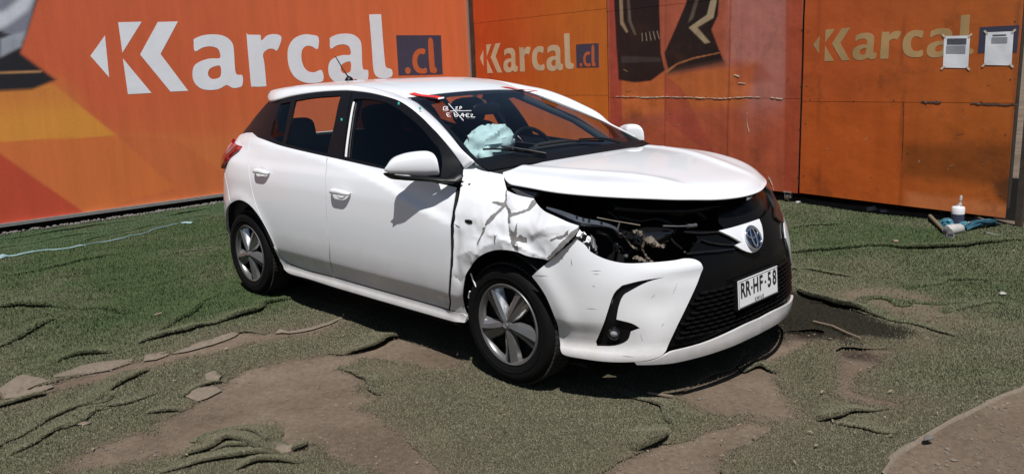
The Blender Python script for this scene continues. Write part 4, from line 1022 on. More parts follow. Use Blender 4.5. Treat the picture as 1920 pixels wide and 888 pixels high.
fen = sharp([(869, 318), (880, 310), (893, 311), (916, 321), (944, 327)], [(944, 327), (947, 345), (950, 356)], [(950, 356), (972, 366), (1001, 372)], [(1001, 372), (1006, 381), (1022.7, 397), (1054, 412.5), (1087, 425.5)], [(1087, 425.5), (1072, 447), (1045, 474), (1032, 485.5)],
            [(1032, 485.5), (992, 480), (965, 471), (941.4, 467.7), (921, 470.4), (901, 479), (884, 496), (871, 518), (867.5, 541), (869, 575), (875.5, 599)], [(875.5, 599), (871, 587), (843.5, 580)], [(844, 580), (845, 556), (847, 507), (849, 442), (853, 398), (860, 372), (866, 340), (869, 318)])
fender = panel('front_wing', fen, 'paint', car, res=.011, thick=.003, extra=crumple)
fen_l = sharp([(869, 318), (880, 310), (893, 311), (916, 321), (944, 327)], [(944, 327), (990, 362), (1060, 395)], [(1060, 395), (1075, 420), (1032, 485.5)], [(1032, 485.5), (992, 480), (965, 471), (941.4, 467.7), (921, 470.4), (901, 479), (884, 496), (871, 518), (867.5, 541), (869, 575), (875.5, 599)], [(875.5, 599), (871, 587), (843.5, 580)], [(844, 580), (846, 507), (850, 442), (856, 398), (864, 350), (869, 318)])
panel('front_wing', fen_l, 'paint', car, res=.05, mirror=True)
ZF = (840, 340, 4.036)
cracks = [[(435, 60), (446, 62), (440, 120), (428, 150), (437, 168), (465, 205), (482, 238), (540, 228), (598, 203), (630, 150), (655, 136), (667, 165), (622, 212), (560, 242), (495, 266), (474, 272), (483, 312), (470, 322), (455, 310), (453, 262), (436, 208), (420, 182), (405, 195), (352, 247), (327, 287), (276, 337), (270, 325), (308, 262), (360, 216), (396, 178), (328, 156), (360, 147), (412, 150), (426, 120)],
          [(262, 345), (279, 340), (264, 388), (238, 432), (213, 492), (209, 470), (224, 430)],
          [(466, 330), (480, 362), (508, 385), (524, 332), (535, 313), (527, 390), (516, 420), (545, 402), (562, 416), (587, 420), (592, 462), (560, 462), (530, 450), (512, 457), (532, 487), (526, 532), (505, 522), (488, 470), (468, 400)],
          [(800, 437), (840, 418), (898, 398), (932, 366), (927, 402), (880, 432), (840, 430), (802, 447)],
          [(1000, 352), (992, 385), (900, 484), (792, 582), (768, 574), (880, 455), (955, 378)],
          [(345, 395), (356, 408), (376, 408), (362, 440), (360, 472), (348, 445), (356, 425)],
          [(40, 315), (75, 335), (90, 352), (60, 340)], [(640, 556), (670, 552), (655, 562)]]
for k, c in enumerate(cracks):
    cc_ = np.array(bp(zoomed(c, *ZF))); dn = []
    for i_ in range(len(cc_)):
        a_0, b_0 = cc_[i_], cc_[(i_ + 1) % len(cc_)]; n_0 = max(1, int(np.linalg.norm(b_0 - a_0) / .006)); dn += [a_0 + (b_0 - a_0) * j_ / n_0 + (rng.normal(0, .0013, 2) if j_ else 0) for j_ in range(n_0)]
    panel('bare_filler_patch', [tuple(p_) for p_ in dn], 'primer', fender, res=.012, thick=.0006, off=.0012, extra=crumple)
panel('side_repeater_socket', bp(zoomed(catmull([(130, 292), (150, 288), (178, 294), (184, 308), (178, 318), (155, 320), (132, 306)], 4, True), *ZF)), 'black_trim', fender, res=.01, thick=.002, off=.003, extra=crumple)
# torn dark edge between door and wing
mb = MB(); pts = [Asurf(*q, off=-.004) for q in bp([(857, 358), (852, 398), (848, 442), (846, 507), (844, 560)])]
mb.tube(catmull(pts, 6), [.004 + .004 * abs(math.sin(i * 2.1)) for i in range(25)], 6); mb.obj('wing_edge_gap', 'black_matte', fender)

# ---- front bumper
b_arch = [(997, 518), (1009, 533), (1021, 551), (1031, 572), (1043, 603), (1048, 630), (1053, 652)]
b_top = [(997, 518), (1012, 504), (1040, 481), (1067.7, 458), (1081, 448)]
b_top2 = [(1081, 448), (1092, 455), (1099, 461), (1108, 472), (1135, 485.4), (1171, 493), (1216, 492), (1260, 488.5), (1283, 484.5), (1300, 486), (1310, 492), (1315.5, 503)]
b_in = [(1315.5, 503), (1309, 526), (1293, 564), (1267.5, 615), (1248, 656)]
b_bot = [(1248, 656), (1238, 665), (1215, 672), (1189, 675), (1150, 675), (1112.8, 672), (1075, 666), (1058.7, 661), (1053, 652)]
fog_px = [(1246, 519), (1203, 526), (1166.8, 535), (1151, 550.7), (1139.8, 582), (1130.8, 609), (1117, 640.8), (1119.5, 647.5), (1153, 647.5), (1175.8, 638.5), (1182.6, 622.8), (1200.6, 616), (1184.8, 607), (1155.6, 599.3), (1160, 575.5), (1169, 555), (1189, 541.7), (1216, 528)]
fog_uv = bp(chain(fog_px[:3], fog_px[2:7], fog_px[6:8], fog_px[7:11], fog_px[10:12], fog_px[11:14], fog_px[13:18] + [fog_px[0]], n=3))
bumper = sharp(b_top, b_top2, b_in, b_bot, b_arch[::-1])
def bump_extra(fn, a, b):
    P = fn(a, b); N = surf_normals(fn, a, b, BFLIP); q = np.c_[np.ravel(a), np.ravel(b)]
    d = .004 * fbm(q * 4, 12, 2)
    # pressed-in field round the fog lamp, swelling above it
    c = BODY.inv(1215, 570); d = d - .014 * np.exp(-(((q[:, 0] - c[0]) / .12) ** 2 + ((q[:, 1] - c[1]) / .09) ** 2))
    c = BODY.inv(1150, 670); d = d + .014 * sstep(.30, .22, q[:, 1])
    c = BODY.inv(1290, 500); d = d + .012 * np.exp(-((q[:, 1] - c[1]) / .03) ** 2) * sstep(BODY.inv(1180, 495)[0], c[0], q[:, 0])
    return P + N * d.reshape(np.shape(a))[..., None]
bump = panel('front_bumper', bumper, 'paint', car, res=.02, thick=.004, holes=[fog_uv], extra=bump_extra)
bumpl = panel('front_bumper', sharp(b_top, [(1081, 448), (1130, 452), (1200, 462), (1260, 475), (1300, 486), (1315.5, 503)], b_in, b_bot, b_arch[::-1]), 'paint', car, res=.03, thick=.004, mirror=True)
fogr = panel('fog_lamp_bezel', shrink(fog_uv, -.004), 'black_trim', car, res=.02, thick=.004, off=-.022)
# bezel side wall
V = []; ring0 = [bump_extra(Asurf, np.array([a]), np.array([b]))[0] for a, b in fog_uv]; ring1 = [Asurf(a, b, off=-.024) for a, b in fog_uv]; n = len(ring0)
mesh_obj('bezel_edge', ring0 + ring1, [(i, (i + 1) % n, n + (i + 1) % n, n + i) for i in range(n)], 'black_trim', fogr)
def lampdisc(px, r, off):
    a, b = BODY.inv(*px); c = Asurf(a, b, off=off); N = surf_normals(Asurf, np.array([a]), np.array([b]), BFLIP)[0]
    mb = MB(); mb.lathe([(0.0005, .010), (r * .5, .008), (r * .85, .003), (r, -.004), (r * 1.05, -.012)], c, N, 24); l = mb.obj('fog_lamp', 'lamp_clear', fogr, 50)
    mb = MB(); mb.lathe([(r * 1.0, -.014), (r * 1.0, .004), (r * 1.35, .008), (r * 1.5, -.012)], c, N, 24); mb.obj('lamp_ring', 'black_gloss', fogr, 40)
lampdisc((1151, 627), .021, -.014)
# scuffs and scratches
def scratch(parent, px, w=.8, m='primer', ex=bump_extra):
    p = np.array(px, float); t = p[1] - p[0]; t = t / np.linalg.norm(t); nn = np.array([-t[1], t[0]]) * w * .55
    panel('scratch', bp([tuple(p[0]), tuple((p[0] + p[1]) / 2 + nn), tuple(p[1]), tuple((p[0] + p[1]) / 2 - nn)]), m, parent, res=.02, thick=.0004, off=.0012, extra=ex)
for a, b, w in (((1071, 484), (1073, 499), 1.1), ((1003, 516), (1028, 517), .7), ((1108, 507), (1128, 507), .5), ((1112, 513), (1124, 513.5), .5), ((1098, 578), (1118, 579), .4), ((1150, 560), (1146, 572), .8), ((1240, 612), (1246, 606), .5), ((1200, 626), (1206, 640), .5), ((1222, 560), (1230, 552), .4), ((1110, 535), (1116, 537), .5), ((1165, 665), (1190, 667), .5), ((1270, 530), (1262, 552), .5), ((1052, 480), (1056, 486), 1.5)):
    scratch(bump, (a, b), w)
# lower lip (white splitter), whole width
lip_top = [(1190, 676), (1220, 673), (1250, 661), (1262.5, 656), (1313, 643), (1384, 612.5), (1434.8, 582), (1475, 552)]
lt_ = bp(lip_top[:6]); c0 = [p for p in lt_ if p[0] > .02]
lb_ = bp([(1194, 680.5), (1225, 680), (1260, 677), (1293, 670), (1345, 655), (1384, 640)])
c1 = [p for p in lb_ if p[0] > .02]
lip_o = catmull(c0 + [(0.0, c0[-1][1])], 4) + catmull([(0.0, c1[-1][1])] + c1[::-1], 4)
for mi in (False, True): panel('front_lip', lip_o, 'paint', car, res=.02, thick=.012, off=.012, mirror=mi)
zl_top, zl_bot = c0[-1][1], c1[-1][1]

# ---- black fascia, grille, nose plate
fas_px_in = [(1308, 489), (1315, 503), (1309, 526), (1293, 564), (1267, 615), (1247, 656)]
fi = bp(fas_px_in); ftop = bp([(1308, 489), (1296, 470), (1311, 446), (1292, 430)])
zt0 = .80
fas = chain(fi, [fi[-1], (fi[-1][0] - .02, zl_top - .02), (0, zl_top - .02)], [(0, zl_top - .02), (0, .735)], [(0, .735), (.12, .728), ftop[-1]], ftop[::-1])
for mi in (False, True): fa = panel('front_fascia', fas, 'fascia_black', car, res=.03, thick=.004, off=-.012, mirror=mi)
# air-intake mesh: staggered short bars
zg0, zg1 = zl_top + .005, .50
iy = np.array([b for a, b in fi]); ia = np.array([a for a, b in fi]); _q = np.argsort(iy)
def in_s(z): return float(np.interp(z, iy[_q], ia[_q]))
for mi in (False, True):
    rows = 10
    for r in range(rows):
        z = zg0 + (zg1 - zg0) * (r + .5) / rows
        s1 = in_s(z) - .015; mb = MB(); st = .052; k0 = (r % 2) * .5
        k = 0
        while True:
            a0 = (k + k0) * st - st * .5; a1 = a0 + st * .92; k += 1
            if a1 > s1: break
            if a1 < 0.001: continue
            a0 = max(a0, 0)
            hgt = .0085
            for (zz0, zz1, o0, o1) in ((z - hgt, z + hgt * .2, -.012, .004), (z + hgt * .2, z + hgt, .004, -.010)):
                P = [Asurf(a0, zz0, off=o0), Asurf((a0 + a1) / 2, zz0 - .003, off=o0), Asurf(a1, zz0, off=o0), Asurf(a1, zz1, off=o1), Asurf((a0 + a1) / 2, zz1 - .003, off=o1), Asurf(a0, zz1, off=o1)]
                mb.add([p * [1, -1 if mi else 1, 1] for p in P], [(0, 1, 4, 5), (1, 2, 3, 4)])
        mb.obj('grille_bar', 'grille_black', car)
nose_px = [[(1346, 433), (1385, 423), (1421.6, 411)], [(1421.6, 411), (1426, 422), (1428.5, 437), (1428, 452), (1421.6, 467), (1408, 473.5), (1392, 469), (1376, 460)], [(1376, 460), (1389, 454)], [(1389, 454), (1370, 444), (1346, 433)]]
def front_graph(y, z):   # nose surface as a graph over (y,z)
    y = np.asarray(y, float); z = np.asarray(z, float)
    sy = np.interp(np.abs(y), -_d[:500, 1], _s[:500]); p = Asurf(sy, z)
    return np.stack([p[..., 0], y + 0 * z, z + 0 * y], -1)
FG = Surf(front_graph, -.45, .45, .2, .8); FG.sign = 1.0
if surf_normals(front_graph, np.array([.02]), np.array([.6]))[0][0] < 0: FG.sign = -1.0
FFL = FG.sign < 0
fg = lambda pts: [FG.inv(*p) for p in pts]
nose = panel('nose_plate', chain(*[fg(s) for s in nose_px]), 'paint', car, res=.02, thick=.01, off=.006, fn=front_graph, flip=FFL)
# emblem: three ovals on a dark field
ey, ez = FG.inv(1408.5, 446.5); e0 = front_graph(ey, ez); en = surf_normals(front_graph, np.array([ey]), np.array([ez]), FFL)[0]
eu = np.cross(en, [0, 1, 0]); eu *= np.sign(eu[2]); er = np.cross(eu, en); er = er if er[1] > 0 else -er
emb = thing  # keep name free
RX, RZ = .056, .040
def oval(c, rx, rz, r, m, name, parent, off, n=40):
    mb = MB(); pts = [e0 + er * (c[0] + rx * math.cos(t)) + eu * (c[1] + rz * math.sin(t)) + en * off for t in np.linspace(0, 2 * math.pi, n + 1)]
    mb.tube(pts, r, 8, cap=False); return mb.obj(name, m, parent, 60)
ex_ = abs(15.7 / 300); rx_e, rz_e = .058, .055
mb = MB(); mb.add([e0 + en * .012] + [e0 + er * rx_e * math.cos(t) + eu * rz_e * math.sin(t) + en * .009 for t in np.linspace(0, 2 * math.pi, 37)[:-1]], [(0, i + 1, (i + 1) % 36 + 1) for i in range(36)])
emblem = mb.obj('emblem', 'badge_blue_sheen', car)
oval((0, 0), rx_e, rz_e, .0048, 'chrome', 'emblem_ring', emblem, .013); oval((0, .022), .044, .022, .0042, 'chrome', 'emblem_ring', emblem, .014); oval((0, .002), .018, .046, .0040, 'chrome', 'emblem_ring', emblem, .015)
# number plate
pc = onx(1422, 538, 3.403); pc[1] = pc[1]
R_p = np.stack([[0, 1, 0], [-.06, 0, 1], [1, 0, .06]], 1).astype(float); R_p /= np.linalg.norm(R_p, axis=0)
mb = MB(); mb.box(pc, (.36, .13, .004), R_p); plate = bevel(mb.obj('number_plate', 'plate_white', car), .002, 2)
mb = MB(); mb.box(pc - R_p[:, 2] * .012, (.37, .14, .018), R_p); mb.obj('plate_holder', 'black_trim', plate)
mb = MB()
for cx_, cy_, sx_, sy_ in ((0, .060, .352, .0022), (0, -.060, .352, .0022), (-.175, 0, .0022, .122), (.175, 0, .0022, .122)): mb.box(pc + R_p[:, 0] * cx_ + R_p[:, 1] * cy_ + R_p[:, 2] * .0024, (sx_, sy_, .001), R_p)
mb.obj('plate_border', 'plate_ink', plate)
def text_mesh(name, txt, size, origin, R, m, parent, sx=1.0, ext=.0008, off=(0, 0), bold=0.0):
    cu = bpy.data.curves.new(name, 'FONT'); cu.body = txt; cu.size = size; cu.align_x = 'CENTER'; cu.align_y = 'CENTER'; cu.extrude = ext; cu.offset = bold
    to = bpy.data.objects.new(name, cu); COL.objects.link(to); bpy.context.view_layer.update()
    me = bpy.data.meshes.new_from_object(to.evaluated_get(bpy.context.evaluated_depsgraph_get())); bpy.data.objects.remove(to)
    R = np.asarray(R)
    for v in me.vertices:
        p = np.array(v.co); p[0] = p[0] * sx + off[0]; p[1] += off[1]; v.co = origin + R @ p
    o = bpy.data.objects.new(name, me); COL.objects.link(o); me.materials.clear(); me.materials.append(MATS[m])
    if parent: o.parent = parent
    return o
for ch, px_ in (('R', -.142), ('R', -.098), ('H', -.028), ('F', .020), ('5', .098), ('8', .146)):
    text_mesh('plate_character', ch, .098, pc + R_p[:, 2] * .0032, R_p, 'plate_ink', plate, sx=.72, off=(px_, .014), bold=.0016)
for px_ in (-.064, .060):
    mb = MB(); mb.lathe([(.0001, .001), (.006, .001), (.006, -.001)], pc + R_p[:, 0] * px_ + R_p[:, 1] * .014 + R_p[:, 2] * .003, R_p[:, 2], 12); mb.obj('plate_dot', 'plate_ink', plate)
text_mesh('plate_word', 'C H I L E', .021, pc + R_p[:, 2] * .0032, R_p, 'plate_ink', plate, off=(0, -.047))
# far-side head lamp
hl = chain(bp([(1081, 446), (1064, 428), (1050, 418)]), [BODY.inv(1050, 418), (BODY.inv(1050, 418)[0] - .1, .785), (.62, .765), (.40, .735), (.36, .70), (.5, .66), BODY.inv(1200, 470)], bp([(1200, 470), (1130, 455), (1081, 446)]))
hlamp = panel('head_lamp', [(a, b) for a, b in hl], 'smoke_lens', car, res=.03, thick=.01, off=.0, mirror=True)
# upper grille trim between the lamp and the emblem

for mi, sm in ((True, .66), (False, .10)):
    panel('upper_grille', [(0, .71), (sm, .69), (sm + .05, .77), (sm, .835), (0, .825)], 'fascia_black', car, res=.04, thick=.004, off=-.030, mirror=mi)

fender['label'] = 'crumpled front right wing with cracked paint and grey filler showing'
hood['label'] = 'white bonnet popped up at the front'
# ---- wheels
mat('wheel_dark', (.10, .098, .096), .36, .5, noise=.2, nscale=14)
def wheel(cx, side, steer=0.0):
    c = np.array([cx, .735 * side, .298]); ax = np.array([math.sin(steer) * -side * 0, side, 0.0])
    tr, tw, rr = .292, .090, .197
    w = MB()
    prof = [(rr - .012, tw * .80), (rr + .004, tw * .93), (rr + .02, tw * .99), (rr + .05, tw * 1.04), (rr + .075, tw * 1.0), (tr - .012, tw * .88), (tr - .003, tw * .72)]
    prof = prof + [(tr, tw * .6)]
    full = prof + [(r, -h) for r, h in prof[::-1]]
    w.lathe(full, c, ax, 72)
    root = bpy.data.objects.new('wheel', None); COL.objects.link(root); root.parent = car; root.location = (0, 0, 0)
    tyre = w.obj('tyre', 'rubber', root, 50)
    # tread blocks
    mb = MB(); a1 = np.array([1.0, 0, 0]); a2 = np.array([0, 0, 1.0]); nb = 70
    for k in range(nb):
        for row in range(4):
            t0 = 2 * math.pi * (k + (.5 if row % 2 else 0)) / nb; t1 = t0 + 2 * math.pi / nb * .78
            h0 = -.068 + row * .0345; h1 = h0 + .029; sk = .006 * (1 if row < 2 else -1)
            R0, R1 = tr - .002, tr + .0055
            P = [c + ax * h + r * (math.cos(t) * a1 + math.sin(t) * a2) for r in (R0, R1) for (t, h) in ((t0, h0), (t1, h0), (t1 + sk, h1), (t0 + sk, h1))]
            mb.add(P, [(4, 5, 6, 7), (0, 1, 5, 4), (1, 2, 6, 5), (2, 3, 7, 6), (3, 0, 4, 7)])
    o = mb.obj('tread', 'dusty_rubber', root); o['kind'] = 'stuff'
    # raised sidewall ring and lettering dashes
    mb = MB(); mb.lathe([(rr + .030, tw * 1.02), (rr + .033, tw * 1.05), (rr + .036, tw * 1.035)], c, ax, 72); mb.obj('sidewall_rib', 'rubber', root, 50)
    # wheel cover
    F0 = tw * .86
    cov = MB(); cov.lathe([(rr - .003, F0 - .012), (rr + .003, F0 + .004), (rr - .002, F0 + .010), (rr - .010, F0 + .008), (rr - .018, F0 - .002), (rr - .022, F0 - .02)], c, ax, 72)
    cv = cov.obj('wheel_cover', 'wheel_silver', root, 45)
    mb = MB(); mb.lathe([(.0005, F0 - .055), (rr - .01, F0 - .05)], c, ax, 48); mb.obj('cover_back', 'black_matte', root)
    mb = MB(); mb.lathe([(.0005, F0 + .017), (.020, F0 + .016), (.026, F0 + .013), (.031, F0 + .006), (.036, F0 - .006)], c, ax, 36); hub = mb.obj('hub_cap', 'wheel_silver', root, 40)
    for (rx, rz, oz) in ((.017, .012, 0), (.012, .006, .004), (.006, .011, 0)):
        mb = MB(); mb.tube([c + ax * (F0 + .0175) + a1 * rx * math.cos(t) + a2 * (oz + rz * math.sin(t)) for t in np.linspace(0, 2 * math.pi, 25)], .0012, 6, cap=False); mb.obj('hub_emblem', 'wheel_bright', root)
    base = math.radians(62)
    sgn = -1 if side < 0 else 1
    for k in range(5):
        th = base + k * 2 * math.pi / 5
        # a blade: wide at the rim, one flat plane and one bright bevelled flank
        er_ = lambda t: math.cos(t) * a1 + math.sin(t) * a2
        secs = []
        for i in range(9):
            f = i / 8; r = .024 + f * (rr - .034)
            half = .50 * (1 - f) ** 1.7 + .20 + .10 * f ** 2
            skew = .10 * f
            trail, lead = -half + skew, half + skew
            hgt = F0 + .010 + .004 * (1 - f) - .006 * f
            ridge = skew + half * .10
            secs.append([(r, trail - .06, hgt - .030), (r, trail, hgt - .010), (r, trail + .05, hgt - .006), (r, ridge - .05 * f, hgt + .004), (r, ridge + .02 + .07 * f, hgt + .003), (r, lead - .05, hgt - .006), (r, lead + .05, hgt - .015), (r, lead + .13, hgt - .038)])
        for name, cols, mm in (('spoke', (0, 1, 2, 3), 'wheel_silver'), ('spoke_slot', (3, 4), 'black_matte'), ('spoke', (4, 5), 'wheel_silver'), ('spoke_bevel', (5, 6, 7), 'wheel_bright')):
            mb = MB(); V = []; n = len(cols)
            for s_ in secs:
                for q in cols:
                    r, dt, h = s_[q]; V.append(c + ax * h + r * er_(th + sgn * dt * .86))
            mb.add(V, [(i * n + j, (i + 1) * n + j, (i + 1) * n + j + 1, i * n + j + 1) for i in range(8) for j in range(n - 1)]); mb.obj(name, mm, root, 30)
        if side < 0:
            # fine ribs pressed into each blade
            pass
    return root
for cx in (2.55, 0.0):
    for sd_ in (-1, 1): wheel(cx, sd_)
# wheel-arch liners (open towards the wheel), underbody
for cx in (2.55, 0.0):
    for sd_ in (-1, 1):
        mb = MB(); R = .375
        def lin(i, j, cx=cx, sd_=sd_):
            t = math.pi * (-.08 + 1.16 * i); x_ = cx + R * math.cos(t); z_ = .30 + R * math.sin(t)
            yo = -float(Asurf(s_of_x(x_), max(z_, .2))[1]) - .014; return np.array([x_, (yo * (1 - j) + .44 * j) * sd_, z_])
        mb.grid(lin, 28, 3)
        def end(i, j, cx=cx, sd_=sd_):
            t = math.pi * (-.08 + 1.16 * i); r = R * (1 - j); return np.array([cx + r * math.cos(t), .44 * sd_, .30 + r * math.sin(t)])
        mb.grid(end, 28, 2)
        o = mb.obj('wheel_arch_liner', 'black_matte', car, 40); md = o.modifiers.new('t', 'SOLIDIFY'); md.thickness = .006
        mb = MB(); mb.lathe([(.0005, .0), (.13, 0), (.13, -.02), (.0005, -.02)], (cx, .68 * sd_, .298), (0, sd_, 0), 32); mb.obj('brake_disc', 'dull_metal', car, 30)
mb = MB(); mb.box((1.27, 0, .235), (1.75, 1.50, .10)); mb.box((2.98, 0, .29), (.36, .86, .08)); mb.box((-.46, 0, .32), (.30, .9, .08)); mb.box((1.27, 0, .27), (3.7, .80, .12)); mb.obj('underbody', 'black_matte', car)
# undertray hanging behind the lip
mb = MB(); mb.box((3.0, 0, .225), (.4, .9, .012)); mb.obj('undertray', 'black_matte', car)

# ---- engine bay seen through the missing head lamp
mb = MB()
mb.box((2.34, 0, .62), (.03, 1.30, .66)); mb.box((2.72, 0, .33), (.76, 1.1, .02))
mb.box((2.68, .60, .60), (.6, .02, .48)); mb.obj('bay_walls', 'black_matte', car)
mb = MB(); mb.box((3.0, .05, .54), (.05, .9, .44)); mb.obj('radiator', 'black_matte', car)
mb = MB(); mb.box((2.72, .02, .66), (.42, .70, .36)); bevel(mb.obj('engine', 'black_matte', car), .05, 3)
mb = MB(); mb.box((2.86, -.40, .62), (.25, .22, .30)); bevel(mb.obj('engine_ancillary', 'black_matte', car), .03, 3)
SUB = Surf(lambda s, z: Asurf(s, z, off=-.07), 0, 1.8, .3, 1.0, 60); SUB.sign = BODY.sign
def sp(pts): return [Asurf(*SUB.inv(*p), off=-.07) for p in pts]
ZE = (1000, 260, 3.7)
ZC = (1100, 330, 4.6737)
# inner wing rail (bare blue-grey pressing)
up = sp(zoomed([(90, 470), (200, 500), (330, 545), (450, 570), (560, 605), (640, 670)], *ZE)); lw = sp(zoomed([(95, 490), (190, 545), (310, 600), (440, 612), (545, 628), (600, 690)], *ZE))
up, lw = catmull(up, 5), catmull(lw, 5); K = len(up); V = []
for i in range(K):
    a, b = np.array(up[i]), np.array(lw[i]); V += [a, a * .5 + b * .5 + [.012, -.014, 0], b, b + [-.02, .02, 0]]
mb = MB(); mb.add(V, [(i * 4 + j, (i + 1) * 4 + j, (i + 1) * 4 + j + 1, i * 4 + j + 1) for i in range(K - 1) for j in range(3)]); mat('bare_rail', (.10, .115, .14), .4, .5, noise=.4, nscale=18)
rail = mb.obj('inner_wing_rail', 'bare_rail', car, 40)
for q in ((300, 535), (345, 548), (385, 558), (470, 575)):
    p = sp(zoomed([q], *ZE))[0] + np.array([.014, -.014, 0]); mb = MB(); mb.ico(p, .008, 1, (1, .6, .7)); mb.obj('rail_hole', 'black_matte', rail)
def rodpx(name, pts, r, m, zz=ZE, dy=0):
    mb = MB(); mb.tube([p + np.array([0, dy, 0]) for p in sp(zoomed(pts, *zz))], r, 8); return mb.obj(name, m, car, 50)
rodpx('stay_rod', [(440, 547), (560, 570), (740, 600)], .003, 'bent_steel')
rodpx('damper_rod', [(900, 605), (1000, 608), (1070, 606)], .004, 'dull_metal'); rodpx('damper_end', [(1068, 606), (1100, 606), (1128, 600)], .010, 'dull_metal')
def shard(pts, m, zz, jag=.008, name='torn_bracket'):
    """crumpled sheet-metal strip between two measured edges"""
    A_, B_ = pts; A_ = catmull(sp(zoomed(A_, *zz)), 5); B_ = catmull(sp(zoomed(B_, *zz)), 5); n = min(len(A_), len(B_)); V = []
    for i in range(n):
        a, b = np.array(A_[i]), np.array(B_[i]); m_ = (a + b) / 2 + rng.normal(0, jag * .6, 3) + [.02, -.02, 0]; V += [a + rng.normal(0, jag * .3, 3), m_, b + rng.normal(0, jag * .3, 3)]
    mb = MB(); mb.add(V, [(i * 3 + j, (i + 1) * 3 + j, (i + 1) * 3 + j + 1, i * 3 + j + 1) for i in range(n - 1) for j in range(2)])
    o = mb.obj(name, m, car); md = o.modifiers.new('t', 'SOLIDIFY'); md.thickness = .0025; return o
shard(([(250, 470), (330, 540), (380, 610), (440, 640)], [(270, 462), (345, 520), (385, 585), (435, 628)]), 'bent_steel', ZC, .006)
shard(([(255, 465), (340, 530), (400, 590), (445, 640)], [(330, 470), (400, 510), (440, 560), (480, 600)]), 'black_trim', ZC, .012)
shard(([(400, 480), (440, 475), (480, 485)], [(410, 486), (450, 498), (490, 540)]), 'bent_steel', ZC, .006)
shard(([(480, 480), (490, 560), (480, 640), (510, 700), (545, 735)], [(492, 490), (510, 560), (500, 640), (525, 690), (560, 725)]), 'bent_steel', ZC, .006)
shard(([(505, 545), (550, 530), (590, 550), (630, 590), (690, 605)], [(510, 552), (550, 600), (590, 620), (630, 615), (690, 608)]), 'bent_steel', ZC, .009)
shard(([(400, 715), (430, 700), (480, 715), (530, 725), (572, 745)], [(405, 730), (440, 735), (490, 748), (530, 755), (570, 755)]), 'bent_steel', ZC, .008)
shard(([(225, 600), (260, 590), (310, 640)], [(225, 640), (270, 660), (320, 665)]), 'black_gloss', ZC, .012)
# black lamp housing, hoses and wiring left behind in the opening
mb = MB(); pillow_c = sp(zoomed([(620, 560)], *ZC))[0] + np.array([-.10, .10, 0]); mb.ico(pillow_c, .10, 3, (1.0, 1.5, .55), .10); mb.obj('lamp_housing', 'black_gloss', car, 50)
for pts_, r_h in (([(100, 520), (200, 560), (330, 700), (420, 690)], .009), ([(560, 470), (700, 520), (800, 620), (860, 670)], .007), ([(300, 380), (480, 420), (640, 400), (820, 470)], .010), ([(700, 330), (820, 360), (960, 330), (1080, 400)], .012), ([(200, 330), (300, 420), (280, 520)], .008)):
    mb = MB(); mb.tube(catmull([p + np.array([-.05, .05, 0]) for p in sp(zoomed(pts_, *ZC))], 6), r_h, 8); mb.obj('hose', 'black_trim', car, 60)
rodpx('support_bar', [(560, 480), (800, 500), (1060, 500), (1280, 470)], .013, 'black_trim')
for q_, r_b in (((345, 700), .012), ((860, 665), .006), ((260, 600), .009), ((940, 590), .008)):
    mb = MB(); mb.ico(sp(zoomed([q_], *ZC))[0], r_b, 1, (1, 1, .8)); mb.obj('fastener', 'dull_metal', car, 40)
# crushed lamp bracket at the tip of the wing
shard(([(995, 372), (1040, 395), (1075, 430), (1060, 520)], [(960, 440), (1000, 450), (1030, 480), (1050, 525)]), 'plate_white', ZF, .012)
shard(([(1000, 390), (1050, 400), (1070, 470)], [(985, 425), (1020, 440), (1040, 490)]), 'chrome', ZF, .014, 'broken_reflector')
shard(([(1075, 400), (1110, 440), (1130, 540)], [(1060, 520), (1085, 530), (1110, 548)]), 'dull_metal', ZF, .006, 'lamp_carrier')
mb = MB(); q = sp(zoomed([(1043, 462)], *ZF))[0] + np.array([.03, -.03, 0]); mb.lathe([(.004, .006), (.010, .006), (.012, 0), (.012, -.01)], q, (.6, -.8, .1), 14); mb.obj('lamp_bolt', 'black_gloss', car, 40)
# broken grey strip hanging in the wheel arch
for pl in ([(100, 220), (115, 260), (130, 295)], [(95, 320), (88, 350), (98, 365), (90, 400)], [(85, 405), (102, 415), (100, 450), (112, 470)]):
    mb = MB(); mb.tube([Asurf(*q, off=-.03) for q in bp(zoomed(pl, 840, 440, 2.958))], .004, 6); mb.obj('torn_liner_clip', 'plate_white', car)

